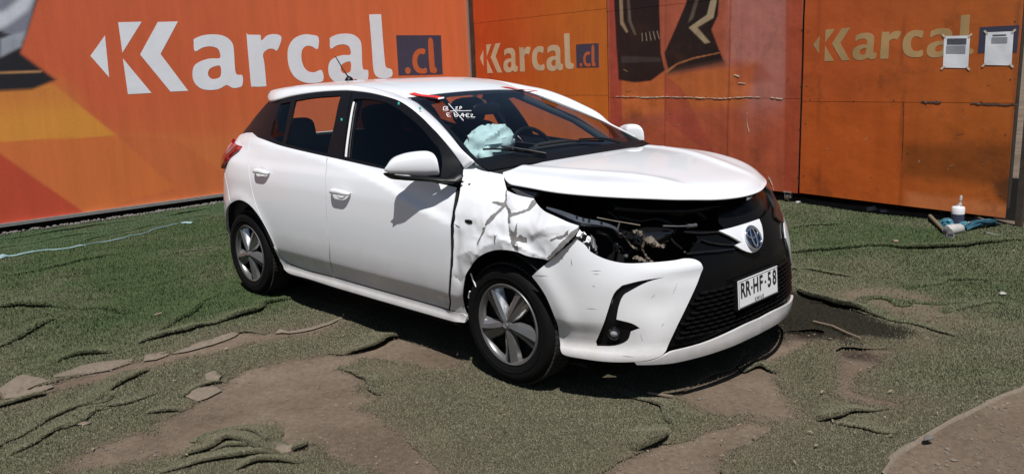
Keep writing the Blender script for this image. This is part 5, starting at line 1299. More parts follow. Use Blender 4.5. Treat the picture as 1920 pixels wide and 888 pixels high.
# ---- exterior mirrors
def mirror_part(side):
    up_ = catmull([(731.5, 317), (733, 311), (738, 303), (748, 295.5), (762, 290), (778, 286), (800, 283.5), (813, 284.5), (820, 290), (822, 300), (823, 310)], 4); n = len(up_)
    us = np.linspace(731.2, 823.5, n); us = np.array([p[0] for p in up_])
    zt_ = np.array([p[1] for p in up_]); lo = np.interp(us, [731, 737, 760, 800, 824], [321, 326, 328.5, 330, 328])
    V = []; K = 20
    for u, v0, v1 in zip(us, zt_, lo):
        y = -.815 - (823.5 - u) / (823.5 - 731) * .14
        a = ony(u, v0, y); b = ony(u, v1, y); c = (a + b) / 2; h = abs(a[2] - b[2]) / 2 + 1e-4
        f = (823.5 - u) / 92.0; dep = .075 * math.sqrt(max(.02, 1 - max(0, (f - .55) / .45) ** 2))
        for k in range(K):
            t = 2 * math.pi * k / K; cx_ = math.copysign(abs(math.cos(t)) ** .75, math.cos(t)); sx_ = math.copysign(abs(math.sin(t)) ** .75, math.sin(t))
            V.append([c[0] + dep * cx_ * .75 - .03, (c[1] - .02 * cx_), c[2] + h * sx_])
    F = [(i * K + k, (i + 1) * K + k, (i + 1) * K + (k + 1) % K, i * K + (k + 1) % K) for i in range(n - 1) for k in range(K)] + [tuple(range(K))[::-1], tuple((n - 1) * K + k for k in range(K))]
    V = np.array(V); 
    if side > 0: V = V * [1, -1, 1]; F = [f[::-1] for f in F]
    o = mesh_obj('door_mirror', V, F, 'paint', car); autosmooth(o, 50)
    # black foot and lower shell
    V = []; pts = [(733, 327.5, -.955, .010, .045), (742, 332, -.945, .013, .055), (766, 334.5, -.92, .012, .06), (800, 336, -.88, .012, .06), (830, 338, -.84, .013, .05), (848, 339, -.80, .018, .045), (862, 332, -.77, .022, .04)]
    K = 12
    for u, v, y, h, dp in pts:
        c = ony(u, v, y)
        for k in range(K):
            t = 2 * math.pi * k / K; V.append([c[0] + dp * math.cos(t) - .02, c[1], c[2] + h * math.sin(t)])
    n = len(pts); F = [(i * K + k, (i + 1) * K + k, (i + 1) * K + (k + 1) % K, i * K + (k + 1) % K) for i in range(n - 1) for k in range(K)] + [tuple(range(K))[::-1], tuple((n - 1) * K + k for k in range(K))]
    V = np.array(V)
    if side > 0: V = V * [1, -1, 1]
    f = mesh_obj('mirror_foot', V, F, 'black_trim', o); autosmooth(f, 50)
    # reflecting glass at the back
    return o
for s_ in (-1, 1): mirror_part(s_)
# black corner cover ahead of the front window with its torn end
sail = sharp([(826, 284), (840, 300), (868, 317)], [(868, 317), (867, 332), (858, 349)], [(858, 349), (840, 344), (826, 338)], [(826, 338), (826, 284)])
for mi in (False, True): panel('mirror_base', sail, 'black_trim', fdoor if not mi else fdoor_l, off=.004, thick=.006, mirror=mi)
shard(([(990, 690), (1000, 720), (980, 780), (960, 830)], [(1008, 692), (1006, 740), (1000, 800), (985, 838)]), 'black_trim', (640, 160, 4.438), .006, 'torn_trim')
for q in ((1008, 760), (1010, 805), (1066, 826)):
    mb = MB(); p = Asurf(*BODY.inv(*zoomed([q], 640, 160, 4.438)[0])); mb.box(p, (.008, .008, .012)); mb.obj('clip_hole', 'black_matte', fender)

# ---- cabin
def pillow(mb, c, s, R=None, e=.55, nu=20, nv=12):
    V = []; c = np.array(c)
    sg = lambda x, p: math.copysign(abs(x) ** p, x)
    for i in range(nv + 1):
        ph = -math.pi / 2 + math.pi * i / nv
        for k in range(nu):
            t = 2 * math.pi * k / nu
            p = np.array([sg(math.cos(ph), e) * sg(math.cos(t), e) * s[0], sg(math.cos(ph), e) * sg(math.sin(t), e) * s[1], sg(math.sin(ph), e) * s[2]]) / 2
            V.append(c + (np.asarray(R) @ p if R is not None else p))
    F = [(i * nu + k, i * nu + (k + 1) % nu, (i + 1) * nu + (k + 1) % nu, (i + 1) * nu + k) for i in range(nv) for k in range(nu)]
    mb.add(V, F); return mb
def ry(a): return np.array([[math.cos(a), 0, math.sin(a)], [0, 1, 0], [-math.sin(a), 0, math.cos(a)]])
for y in (-.36, .36):
    mb = MB(); pillow(mb, (1.42, y, .53), (.52, .50, .16)); seat = mb.obj('front_seat', 'seat_cloth', car, 60)
    mb = MB(); pillow(mb, (1.13, y, .84), (.16, .48, .62), ry(-.30)); mb.obj('backrest', 'seat_cloth', seat, 60)
    mb = MB(); pillow(mb, (1.02, y, 1.205), (.10, .26, .18), ry(-.2)); hr = mb.obj('headrest', 'seat_cloth', seat, 60)
    mb = MB()
    for dy in (-.05, .05): mb.tube([(1.03, y + dy, 1.02), (1.02, y + dy, 1.18)], .006, 8)
    mb.obj('headrest_post', 'dull_metal', seat)
mb = MB(); pillow(mb, (.45, 0, .50), (.52, 1.25, .16)); rs = mb.obj('rear_seat', 'seat_cloth', car, 60)
mb = MB(); pillow(mb, (.12, 0, .80), (.16, 1.25, .55), ry(-.35)); mb.obj('backrest', 'seat_cloth', rs, 60)
for y in (-.38, .38):
    mb = MB(); pillow(mb, (.03, y, 1.10), (.11, .27, .19), ry(-.2)); mb.obj('headrest', 'seat_cloth', rs, 60)
mb = MB(); mb.box((-.25, 0, .60), (.6, 1.2, .04)); mb.box((.9, 0, .34), (2.5, 1.4, .03)); mb.obj('cabin_floor', 'interior', car)
mb = MB(); pillow(mb, (1.92, 0, .86), (.42, 1.36, .26), ry(.1), .4); pillow(mb, (1.86, .36, .965), (.26, .36, .10), ry(.2)); mb.box((2.20, 0, .905), (.40, 1.30, .02)); dash = mb.obj('dashboard', 'interior', car, 60)
mb = MB(); th = np.linspace(0, 2 * math.pi, 33); cw_ = np.array([1.64, .36, .93]); e1 = np.array([0, 1, 0]); e2 = np.array([-.42, 0, .91]) 
mb.tube([cw_ + .185 * (math.cos(t) * e1 + math.sin(t) * e2) for t in th], .014, 10, cap=False); stw = mb.obj('steering_wheel', 'black_trim', car, 60)
mb = MB(); pillow(mb, cw_ + [.02, 0, 0], (.05, .16, .13), ry(-.43)); mb.box(cw_ + [.01, .09, 0], (.02, .17, .035), ry(-.43)); mb.box(cw_ + [.01, -.09, 0], (.02, .17, .035), ry(-.43)); mb.tube([cw_, cw_ + [.22, 0, -.08]], .03, 10); mb.obj('steering_hub', 'black_trim', stw, 50)
# dark door linings and roof lining
lin_o = [(s_of_x(2.2), .30), (s_of_x(2.2), .90), (s_of_x(1.6), .965), (s_of_x(1.0), 1.0), (s_of_x(.3), 1.04), (s_of_x(0), 1.06), (s_of_x(-.4), 1.0), (s_of_x(-.4), .45), (s_of_x(.1), .66), (s_of_x(.4), .30)]
for mi in (False, True): panel('door_lining', lin_o, 'interior', car, off=-.05, thick=.01, res=.12, mirror=mi)
panel('roof_lining', [tuple(np.array(p) * [.97, .95]) for p in roof_out], 'interior', car, fn=lambda x, y: Rsurf(x, y) - np.array([0, 0, .03]), flip=False, res=.12, thick=.004)
# inner pillars so that the cabin frame is not paper thin
for mi in (-1, 1):
    for pts, r, nm in ((([1.08, .705, .98], [1.02, .52, 1.34]), .03, 'inner_pillar'), (([.14, .62, 1.06], [.02, .45, 1.29]), .05, 'inner_pillar'), (([2.12, .635, .95], [1.80, .555, 1.145], [1.42, .42, 1.31]), .024, 'inner_pillar')):
        mb = MB(); mb.tube([np.array(p) * [1, mi, 1] for p in pts], r, 10); mb.obj(nm, 'interior', car, 60)
mb = MB(); mb.tube([(1.55, 0, 1.305), (1.60, 0, 1.26)], .008, 8); pillow(mb, (1.59, 0, 1.245), (.03, .22, .07), None); mb.obj('rear_view_mirror', 'black_trim', car, 50)
for y in (-.34, .34):
    mb = MB(); pillow(mb, (1.40, y, 1.312), (.02, .36, .12), ry(1.15)); mb.obj('sun_visor', 'interior', car, 50)
# seat belts: pale webbing at the pillars
mb = MB(); mb.add([(1.12, .66, 1.02), (1.12, .69, 1.02), (1.06, .54, 1.28), (1.06, .515, 1.28)], [(0, 1, 2, 3)]); o = mb.obj('seat_belt', 'primer', car); md = o.modifiers.new('t', 'SOLIDIFY'); md.thickness = .003
# deflated airbag hanging over the passenger side of the dash
ab = []
cb = onx(916, 272, 1.93)
mb = MB()
def bag(i, j):
    ph = math.pi * (i - .5); t = 2 * math.pi * j
    d = np.array([math.cos(ph) * math.cos(t), math.cos(ph) * math.sin(t), math.sin(ph)]); q = d[None] * 2.2
    r = 1 + .10 * fbm(q, 31, 3)[0] + .26 * (1 - abs(vnoise(q * 1.3 + .3, 7)[0])) ** 1.5 + .05 * (1 - abs(vnoise(q * 2.2, 9)[0])) ** 2 - .14
    return cb + d * r * np.array([.10, .155, .105]) + np.array([0, .03 * d[2], 0])
mb.grid(bag, 24, 36); mb.obj('airbag', 'airbag', car, 40)
cb2 = onx(908, 300, 2.0)
mb = MB(); mb.ico(cb2, .07, 3, (.9, .8, 1.0), .35); mb.obj('airbag_fold', 'airbag', car, 70)
# ---- wipers
def wspt(px, off): 
    a, b = WS.inv(*px); return Wsurf(a, b) + surf_normals(Wsurf, np.array([a]), np.array([b]), WFLIP)[0] * off
ZW = (820, 140, 3.416)
for arm, blade in (([(690, 540), (560, 515), (400, 490)], [(290, 493), (400, 492), (560, 512), (700, 530)]), ([(1180, 470), (1050, 440), (900, 445)], [(645, 470), (760, 452), (900, 438), (1060, 440)])):
    mb = MB(); mb.tube([wspt(p, .030) for p in zoomed(arm, *ZW)], [.008, .006, .004], 8); w_ = mb.obj('wiper', 'black_trim', car, 50)
    mb = MB(); P = catmull([wspt(p, .014) for p in zoomed(blade, *ZW)], 5); mb.tube(P, .0055, 6); mb.obj('wiper_blade', 'black_matte', w_, 50)
# cowl panel under the wipers
cw0 = panel('cowl', [(a * .99, b) for a, b in [(-1 + 2 * i / 12, .93) for i in range(13)] + [(1 - 2 * i / 12, 1.06) for i in range(13)]], 'black_trim', car, fn=Wsurf, flip=WFLIP, res=.06, thick=.004, off=.004)
# handwriting on the windshield
ZT = (640, 160, 4.438)
strokes = [[(850, 186), (848, 212)], [(850, 186), (875, 184), (884, 193), (866, 200), (886, 207), (880, 216), (848, 212)], [(892, 160), (1015, 300)], [(948, 190), (966, 186), (950, 208), (972, 208)], [(985, 210), (986, 184), (1000, 188), (998, 196), (986, 198)], [(905, 222), (990, 220), (1080, 218)],
           [(900, 238), (876, 240), (886, 266), (908, 265)], [(881, 253), (898, 252)], [(936, 234), (946, 268)], [(940, 246), (962, 256), (964, 266), (946, 268)], [(992, 264), (1010, 240), (1016, 270)], [(1000, 257), (1034, 254)], [(1062, 244), (1040, 246), (1043, 270), (1066, 270)], [(1041, 257), (1058, 256)], [(1074, 249), (1092, 250), (1078, 270), (1112, 271)]]
for st in strokes:
    mb = MB(); P = [wspt(p, .0045) for p in zoomed(st, *ZT)]; mb.tube(catmull(P, 4) if len(P) > 2 else P, .0021, 5); mb.obj('marker_stroke', 'white_mark', wsh)
# red tape flags at both upper corners of the glass
def tape_strip(px_list, label):
    t = thing('tape_flag', label, 'tape', (0, 0, 0)); mb = MB(); V = [p for p in px_list]; n = len(V) // 2
    mb.add(V, [(2 * i, 2 * i + 1, 2 * i + 3, 2 * i + 2) for i in range(n - 1)]); o = mb.obj('strip', 'red_tape', t); md = o.modifiers.new('t', 'SOLIDIFY'); md.thickness = .0015
    return t
RF = Surf(Rsurf, .6, 1.45, -.52, .52, 60); RF.sign = 1.0
def tp(px, h): return wspt(px, h)
r1, r2 = Rsurf(1.40, -.425) + [0, 0, .004], Rsurf(1.40, -.385) + [0, 0, .004]
t1 = tape_strip([r1, r2, Rsurf(1.445, -.41) + [0, 0, .006], Rsurf(1.445, -.37) + [0, 0, .006], tp((815, 187), .012), tp((822, 184), .012), tp((821, 191), .016), tp((832, 188.5), .016)], 'red tape strip stuck over the windshield edge, on the near side')
mb = MB(); a, b, c, d = tp((821, 192), .018), tp((832, 190), .018), tp((832, 187.5), .018), tp((821, 189), .018); mb.add([a, b, c, d], [(0, 1, 2, 3)]); o = mb.obj('white_end', 'plate_white', t1); md = o.modifiers.new('t', 'SOLIDIFY'); md.thickness = .001
r1, r2 = Rsurf(1.41, .30) + [0, 0, .004], Rsurf(1.41, .36) + [0, 0, .004]
t2 = tape_strip([r1, r2, Rsurf(1.446, .36) + [0, 0, .006], Rsurf(1.446, .42) + [0, 0, .006], tp((1008, 174), .012), tp((1016, 173), .012), tp((1009, 176), .02), tp((1016, 175), .02)], 'small red tape strip on the far upper corner of the windshield')
# teal paint dots
for px_, par in (((747.5, 195), fdoor), ((640.5, 225), rdoor)):
    a, b = BODY.inv(*px_); p = Asurf(a, b); mb = MB(); mb.ico(p, .009, 2, (1, .45, 1.2)); mb.obj('paint_dot', 'teal_dot', par, 60)
ip = int(.66 * NR); 
mb = MB(); mb.ico(ony(787.5, 203, -.60) + [.0, -.0, 0], .009, 2, (1, .6, 1)); mb.obj('paint_dot', 'teal_dot', car, 60)
# antenna
ap = ony(654, 148.5, -.02)
mb = MB(); mb.lathe([(.030, -.012), (.028, .002), (.016, .014), (.007, .022)], (ap[0], ap[1], ap[2]), (-.3, 0, 1), 20); an = mb.obj('antenna', 'black_trim', car, 50)
tip = ony(629, 106, -.02); mb = MB(); mb.tube([ap + [0, 0, .01], (ap + tip) / 2, tip], [.0055, .0045, .0035], 8); mb.obj('antenna_mast', 'black_trim', an, 50)

for o_ in car.children:
    if o_.name.startswith('airbag'): o_['label'] = 'deflated pale blue airbag over the dashboard'
# dark trim lines on the nose either side of the badge plate
for pl in ([(880, 680), (1000, 668), (1150, 655), (1300, 640)], [(1010, 560), (1090, 585), (1200, 600), (1300, 606)], [(860, 490), (1000, 500), (1150, 490)]):
    mb = MB(); mb.tube(catmull([Asurf(*q, off=-.004) for q in bp(zoomed(pl, *ZC))], 5), .005, 6); mb.obj('nose_trim', 'black_gloss', car, 60)
# ------------------------------------------------------------------ artificial turf
def G2(z, *c): return gpx(zoomed(z, *c))
R1c, R2c, R3c, R4c = (0, 480, 2.177), (440, 520, 2.4125), (880, 600, 3.0827), (1400, 480, 2.177)
# bare patches where the turf is torn away
hole_main = G2([(250, 862), (370, 790), (480, 730), (520, 712), (650, 705), (665, 660), (740, 625), (820, 590), (900, 535), (960, 482)], *R1c) + \
    G2([(60, 405), (200, 385), (330, 360), (430, 345), (520, 345), (600, 310), (660, 275), (760, 262), (860, 300), (960, 330), (1055, 345), (1055, 380), (980, 400), (850, 400), (720, 375), (600, 360), (500, 395), (480, 415), (540, 430), (580, 460), (560, 520), (650, 545), (545, 580), (640, 625), (700, 680), (780, 745), (850, 815), (930, 885)], *R2c) + gpx([(850, 905), (760, 912)]) + \
    G2([(640, 880), (520, 830), (420, 800), (390, 770), (340, 740), (290, 790), (200, 800), (160, 790), (180, 720), (200, 665), (100, 665), (20, 680)], *R2c) + G2([(900, 745), (850, 780), (740, 805), (660, 815), (500, 840), (350, 865), (280, 876)], *R1c)
hole_strip = G2([(0, 560), (60, 540), (230, 505), (560, 425), (700, 392), (960, 312), (1045, 308)], *R1c) + G2([(180, 245), (430, 200), (510, 180), (515, 188), (400, 232), (250, 262), (100, 287)], *R2c) + G2([(1000, 358), (850, 395), (740, 415), (500, 490), (330, 520), (100, 575), (0, 588)], *R1c)
hole_front = G2([(1210, 425), (1300, 380), (1500, 300)], *R3c) + G2([(0, 420), (100, 355), (160, 315), (300, 320), (290, 345), (200, 390), (110, 450), (120, 520), (160, 570), (195, 630), (185, 660), (60, 655), (10, 640)], *R4c) + G2([(1500, 545), (1380, 540), (1330, 510), (1240, 465)], *R3c)
hole_low = G2([(800, 862), (900, 812), (1000, 772), (1100, 722), (1280, 692), (1350, 642), (1500, 594), (1560, 570)], *R3c) + G2([(20, 670), (88, 690), (60, 740), (0, 775)], *R4c) + G2([(1540, 750), (1480, 850), (1450, 888)], *R3c) + gpx([(1340, 915), (1180, 915), (1115, 895)])
hole_curl = G2([(370, 395), (480, 390), (590, 392), (520, 450), (430, 510), (440, 545), (540, 575), (620, 590), (610, 615), (480, 600), (370, 570), (345, 520), (370, 460)], *R4c)
hole_small = G2([(1000, 770), (1080, 755), (1140, 775), (1130, 820), (1050, 830), (1000, 805)], *R2c)
edge_right = gpx([(1652.6, 890), (1675.6, 857), (1730.7, 820), (1795, 783), (1859, 751), (1920, 725.7), (2000, 690), (2200, 610)])
def ragged(poly, amp=.02, step=.05, seed=0):
    P = np.array(poly); out = []
    for i in range(len(P)):
        a, b = P[i], P[(i + 1) % len(P)]; n = max(1, int(np.linalg.norm(b - a) / step)); out += [a + (b - a) * k / n for k in range(n)]
    out = np.array(out); d = np.stack([fbm(out * 7, seed, 3), fbm(out * 7 + 40, seed + 5, 3)], 1)
    return [tuple(p) for p in out + amp * d]
HOLES = [ragged(catmull(h, 3, True), .018, .03, k) for k, h in enumerate((hole_main, hole_strip, hole_front, hole_low, hole_curl))]
white_line = gpx([(-60, 488), (0, 480), (85, 470), (150, 462), (225, 448), (300, 433), (360, 421), (430, 409), (520, 395)])
# folds: (polyline, height, width)
FOLDS = [(gpx([(-40, 575), (0, 577), (138, 579), (184, 580), (243, 588)]), .045, .13), (gpx([(253, 643), (321, 627), (390, 611), (480, 579), (494, 572), (552, 559)]), .040, .05), (gpx([(303, 618), (349, 592), (390, 563), (450, 535)]), .035, .05),
         (gpx([(60, 690), (128, 664), (161, 659), (220, 657)]), .03, .05), (gpx([(-20, 838), (69, 797), (151, 760), (193, 751), (207, 728), (285, 694)]), .05, .06), (gpx([(-20, 760), (40, 750), (92, 737)]), .03, .05), (gpx([(-20, 655), (46, 627), (110, 600)]), .03, .06),
         (gpx([(20, 850), (90, 810), (170, 770)]), .03, .05), (gpx([(1470, 478), (1548, 469), (1633, 463), (1745, 466), (1830, 463), (1925, 454)]), .035, .05), (gpx([(1482, 541), (1551, 567), (1629, 590), (1721, 618), (1790, 638)]), .045, .045), (gpx([(1530, 786), (1606, 779), (1665, 766)]), .04, .05),
         (gpx([(1395, 700), (1425, 690), (1450, 700)]), .03, .04), (gpx([(1146, 738), (1204, 755), (1250, 769), (1268, 798)]), .025, .045), (gpx([(1200, 852), (1236, 832), (1262, 802)]), .04, .05), (gpx([(340, 850), (390, 838), (425, 820), (470, 828), (500, 846), (525, 858)]), .03, .05), (gpx([(395, 845), (430, 835), (470, 842)]), .022, .04), (gpx([(430, 808), (470, 812), (505, 830)]), .025, .04), (gpx([(440, 880), (500, 872), (560, 876)]), .025, .04), (gpx([(540, 850), (565, 842), (580, 828)]), .02, .03), (gpx([(300, 888), (380, 868), (450, 862), (520, 858)]), .025, .05),
         (gpx([(650, 663), (690, 650), (715, 635), (756, 629)]), .04, .06), (gpx([(270, 772), (300, 768), (345, 765)]), .022, .04), (gpx([(330, 742), (360, 728), (420, 712)]), .02, .04), (gpx([(640, 690), (664, 698), (700, 722), (720, 738)]), .02, .05), (gpx([(1480, 424), (1530, 422), (1590, 418)]), .02, .04),
         (gpx([(0, 520), (120, 500), (230, 478)]), .02, .08), (gpx([(1480, 500), (1560, 512), (1600, 514)]), .015, .05), (gpx([(-20, 452), (120, 432), (300, 407), (420, 388)]), .02, .04), (gpx([(150, 452), (260, 428), (400, 402)]), .02, .03)]
rf = np.random.default_rng(5)
for k_ in range(30):
    if k_ < 16: u0, v0 = rf.uniform(-40, 420), rf.uniform(450, 850); du, dv = rf.uniform(110, 240), rf.uniform(-75, -20)
    else: u0, v0 = rf.uniform(1080, 1800), rf.uniform(480, 850); du, dv = rf.uniform(90, 200), rf.uniform(-30, 40)
    FOLDS.append((gpx([(u0, v0), (u0 + du * .35, v0 + dv * .3 + rf.uniform(-9, 9)), (u0 + du * .7, v0 + dv * .75 + rf.uniform(-9, 9)), (u0 + du, v0 + dv)]), rf.uniform(.008, .020), .07))
def in_holes(P): return np.any([inpoly(np.atleast_2d(P), np.array(h))[0] for h in HOLES])
FOLDS = [f for i_, f in enumerate(FOLDS) if i_ < 29 or not any(in_holes(np.array(p)) for p in f[0])]
def tnoise(P): return .006 * fbm(P * 3.1, 21, 3) + .010 * fbm(P * .8, 23, 2)
def theight(P):
    P = np.asarray(P, float)[:, :2]
    h = gheight(P) + .008 + np.maximum(tnoise(P), -.004)
    # torn rims lift a little
    for hl_ in HOLES:
        H = np.array(hl_); lo, hi = H.min(0) - .15, H.max(0) + .15; k = ((P > lo) & (P < hi)).all(1)
        if k.any():
            d = polydist(P[k], H); h[k] += np.exp(-(d / .035) ** 2) * (.018 * np.maximum(0, fbm(P[k] * 4, 3, 2)) - .008)
    return h
def hypot_w(Q):
    r = np.zeros(len(Q), bool)
    for wx, wy in ((2.55, -.74), (0, -.74), (2.55, .74), (0, .74)): r |= np.hypot(Q[:, 0] - wx, Q[:, 1] - wy) < .25
    return r
PROFILE = [(-.17, -.006), (-.10, .003), (-.05, .013), (-.015, .024), (.006, .030), (.018, .028), (.024, .021), (.020, .014), (.002, .009), (-.03, .003), (-.05, -.004)]
def fold_strip(pl, a, w, seed):
    """one fold of the turf that curls over towards the viewer's side of the yard"""
    P = np.array(catmull(pl, 12)); L = np.r_[0, np.cumsum(np.linalg.norm(np.diff(P, axis=0), axis=1))]; n = max(8, int(L[-1] / .025)); q = np.linspace(0, L[-1], n); P = np.stack([np.interp(q, L, P[:, k]) for k in range(2)], 1)
    t = np.gradient(P, axis=0); t /= np.linalg.norm(t, axis=1, keepdims=True); nn = np.c_[t[:, 1], -t[:, 0]]; nn *= np.sign((nn * (CAM_C[:2] - P)).sum(1))[:, None]
    e = np.sin(np.pi * np.clip(q / L[-1], .0, 1)) ** .45; k = (a / .040) * e * np.clip(.70 + .55 * fbm(np.c_[q * 2.6, q * 0 + seed], seed, 3), .2, 1.05); P = P + nn * (.035 * fbm(np.c_[q * 5, q * 0], seed + 3, 3))[:, None]
    V = []; m = len(PROFILE)
    for i in range(n):
        for d, h in PROFILE:
            p = P[i] + nn[i] * d * (k[i] * .8 + .15) * (w / .05 if d < 0 else 1.0); V.append([p[0], p[1], h * k[i]])
    V = np.array(V); V[:, 2] += gheight(V) + .009 + np.maximum(tnoise(V[:, :2]), -.004)
    F = [(i * m + j, (i + 1) * m + j, (i + 1) * m + j + 1, i * m + j + 1) for i in range(n - 1) for j in range(m - 1)]
    T = np.array([x for f in F for x in ((f[0], f[1], f[2]), (f[0], f[2], f[3]))])
    nz = np.cross(V[T[:, 1]] - V[T[:, 0]], V[T[:, 2]] - V[T[:, 0]])
    if np.median(nz[:, 2]) < 0: T = T[:, ::-1]
    return V, T, np.tile(np.arange(m), n)
def turf_mat(name, c1, c2):
    m = bpy.data.materials.new(name); m.use_nodes = True; nt = m.node_tree; b = nt.nodes['Principled BSDF']; b.inputs['Roughness'].default_value = .9; b.inputs['Specular IOR Level'].default_value = .15
    at = nt.nodes.new('ShaderNodeAttribute'); at.attribute_name = 'tint'
    tc = nt.nodes.new('ShaderNodeTexCoord'); n = nt.nodes.new('ShaderNodeTexNoise'); n.inputs['Scale'].default_value = 150; n.inputs['Detail'].default_value = 6; n.inputs['Roughness'].default_value = .7; nt.links.new(tc.outputs['Object'], n.inputs['Vector'])
    r = nt.nodes.new('ShaderNodeMapRange'); r.inputs['From Min'].default_value = .3; r.inputs['From Max'].default_value = .7; r.inputs['To Min'].default_value = .55; r.inputs['To Max'].default_value = 1.35; nt.links.new(n.outputs['Fac'], r.inputs['Value'])
    sc = nt.nodes.new('ShaderNodeVectorMath'); sc.operation = 'SCALE'; nt.links.new(at.outputs['Color'], sc.inputs[0]); nt.links.new(r.outputs['Result'], sc.inputs['Scale'])
    nt.links.new(sc.outputs['Vector'], b.inputs['Base Color'])
    if name == 'turf':
        bpn = nt.nodes.new('ShaderNodeBump'); bpn.inputs['Strength'].default_value = .8; bpn.inputs['Distance'].default_value = .006; nt.links.new(n.outputs['Fac'], bpn.inputs['Height']); nt.links.new(bpn.outputs['Normal'], b.inputs['Normal'])
    MATS[name] = m
turf_mat('turf', None, None)
turf_mat('blade', None, None)
_nt = MATS['blade'].node_tree; _g = _nt.nodes.new('ShaderNodeNewGeometry'); _v = _nt.nodes.new('ShaderNodeMix'); _v.data_type = 'VECTOR'; _v.inputs['Factor'].default_value = .6; _v.inputs[5].default_value = (0, 0, 1)
_nn = _nt.nodes.new('ShaderNodeVectorMath'); _nn.operation = 'NORMALIZE'
_nt.links.new(_g.outputs['Normal'], _v.inputs[4]); _nt.links.new(_v.outputs[1], _nn.inputs[0]); _nt.links.new(_nn.outputs[0], _nt.nodes['Principled BSDF'].inputs['Normal'])
mat('turf_backing', (.185, .147, .110), .95, noise=.3, nscale=40, bump=.5, bscale=160)
# where the pile is still green / where it is buried in dust
GREEN = [((-2.6, -.9), 2.3, 1.0), ((-.7, -1.5), 1.1, .85), ((.2, -1.9), .8, .5), ((-.2, -.9), .8, .9), ((3.0, 3.3), 1.6, .75), ((1.9, 3.6), 1.2, .7), ((4.2, 2.6), 1.2, .6), ((-3.4, 1.5), 2.2, 1.0), ((3.9, 1.2), .8, .25), ((-1, 3), 3, .8)]
def greenness(P):
    g = np.zeros(len(P))
    for c, r, a in GREEN: g = np.maximum(g, a * np.exp(-(np.hypot(P[:, 0] - c[0], P[:, 1] - c[1]) / r) ** 3))
    return np.clip(g + .06 + .38 * fbm(P * 1.7, 51, 3) * (.45 + .7 * g) + .10 * fbm(P * 5, 55, 2), 0, 1)
_HB = np.vstack([np.array(h)[::2] for h in HOLES])
def rimdust(P):
    from mathutils.kdtree import KDTree
    kd = KDTree(len(_HB))
    for i, p in enumerate(_HB): kd.insert((p[0], p[1], 0), i)
    kd.balance(); return np.array([np.exp(-kd.find((p[0], p[1], 0))[2] / .065) for p in P])
def worn(P):   # 1 = pile worn off, soil shows
    w = .5 * fbm(P * 1.3, 61, 3) - .35
    for u, v, r in ((1760, 600, .38), (1600, 548, .30), (1690, 560, .28), (1740, 655, .22), (880, 850, .10), (700, 700, .2), (1560, 640, .3)):
        c = onz(u, v)[:2]; w = w + .8 * np.exp(-(np.hypot(P[:, 0] - c[0], P[:, 1] - c[1]) / r) ** 2)
    return np.clip(w, 0, .85)
def blade_colour(P, g):
    g = g[:, None]; n = rng.uniform(0, 1, (len(P), 1))
    green = np.array([.032, .050, .019]) * (1 - n) + np.array([.088, .120, .050]) * n
    dusty = np.array([.080, .078, .048]) * (1 - n) + np.array([.200, .188, .128]) * n
    return dusty * (1 - g) + green * g
pads = [(4.9, -4.2), (-6.2, -4.2), (-4.50, -1.9), (-4.28, 1.0), (-3.95, 4.85), (.5, 4.35), (3.4, 4.10), (6.4, 4.3), (6.4, 3.2)]
def er_poly():
    e = edge_right
    return [tuple(onz(1600, 960)[:2])] + [(.2, -4.2), (-5.2, -4.2), (-4.44, -1.9), (-4.26, 1.0), (-3.93, 4.8), (.5, 4.62), (1.2, 4.56), (3.5, 4.30), (6.4, 4.1)] + [tuple(p) for p in e[::-1]]
TURF = er_poly()
V2, F2 = cdt(TURF, .045, HOLES, jitter=.2)
TZ = theight(V2)
mz = np.c_[V2, TZ]
# turf passes under the wheels and stays below the tyres
for wx, wy in ((2.55, -.74), (0, -.74), (2.55, .74), (0, .74)):
    k = np.hypot(V2[:, 0] - wx, V2[:, 1] - wy) < .2; mz[k, 2] = np.minimum(mz[k, 2], .004)
def colored(me, cols):
    at = me.color_attributes.new('tint', 'FLOAT_COLOR', 'POINT'); at.data.foreach_set('color', np.c_[cols, np.ones(len(cols))].ravel().astype(np.float32))
BV, BF = [mz], [F2]; nbv = len(mz); nflat = nbv; AV, AF = [mz], [F2]; PROFI = [np.zeros(len(mz), int)]
for k_, (pl, a_h, w_h) in enumerate(FOLDS):
    fv, ft, pi_ = fold_strip(pl, a_h * (1.35 if k_ < 29 else 1.0), w_h, k_); AV.append(fv); AF.append(ft + nbv); BF.append((ft + nbv)[(pi_[ft].max(1) <= 6)]); nbv += len(fv); PROFI.append(pi_)
mz = np.vstack(AV); V2 = mz[:, :2]; F2 = np.vstack(BF); PROFI = np.concatenate(PROFI)
turf = mesh_obj('artificial_turf', mz, np.vstack(AF), 'turf', None, smooth=True); turf['kind'] = 'structure'
gg = greenness(V2)[:, None]; RD = rimdust(V2); ww = np.maximum(worn(V2), .6 * RD)[:, None] * (PROFI < 1)[:, None]; st_ = np.where(inpoly(V2 + .07 * np.c_[fbm(V2 * 5, 71, 3), fbm(V2 * 5, 72, 3)], STAIN), .72, 0)[:, None]
base = np.array([.066, .058, .036]) * (1 - gg) + np.array([.026, .044, .014]) * gg
colored(turf.data, (base * (1 - ww) + np.array([.150, .114, .082]) * ww) * (1 - st_))
md = turf.modifiers.new('t', 'SOLIDIFY'); md.thickness = .003; md.offset = -1
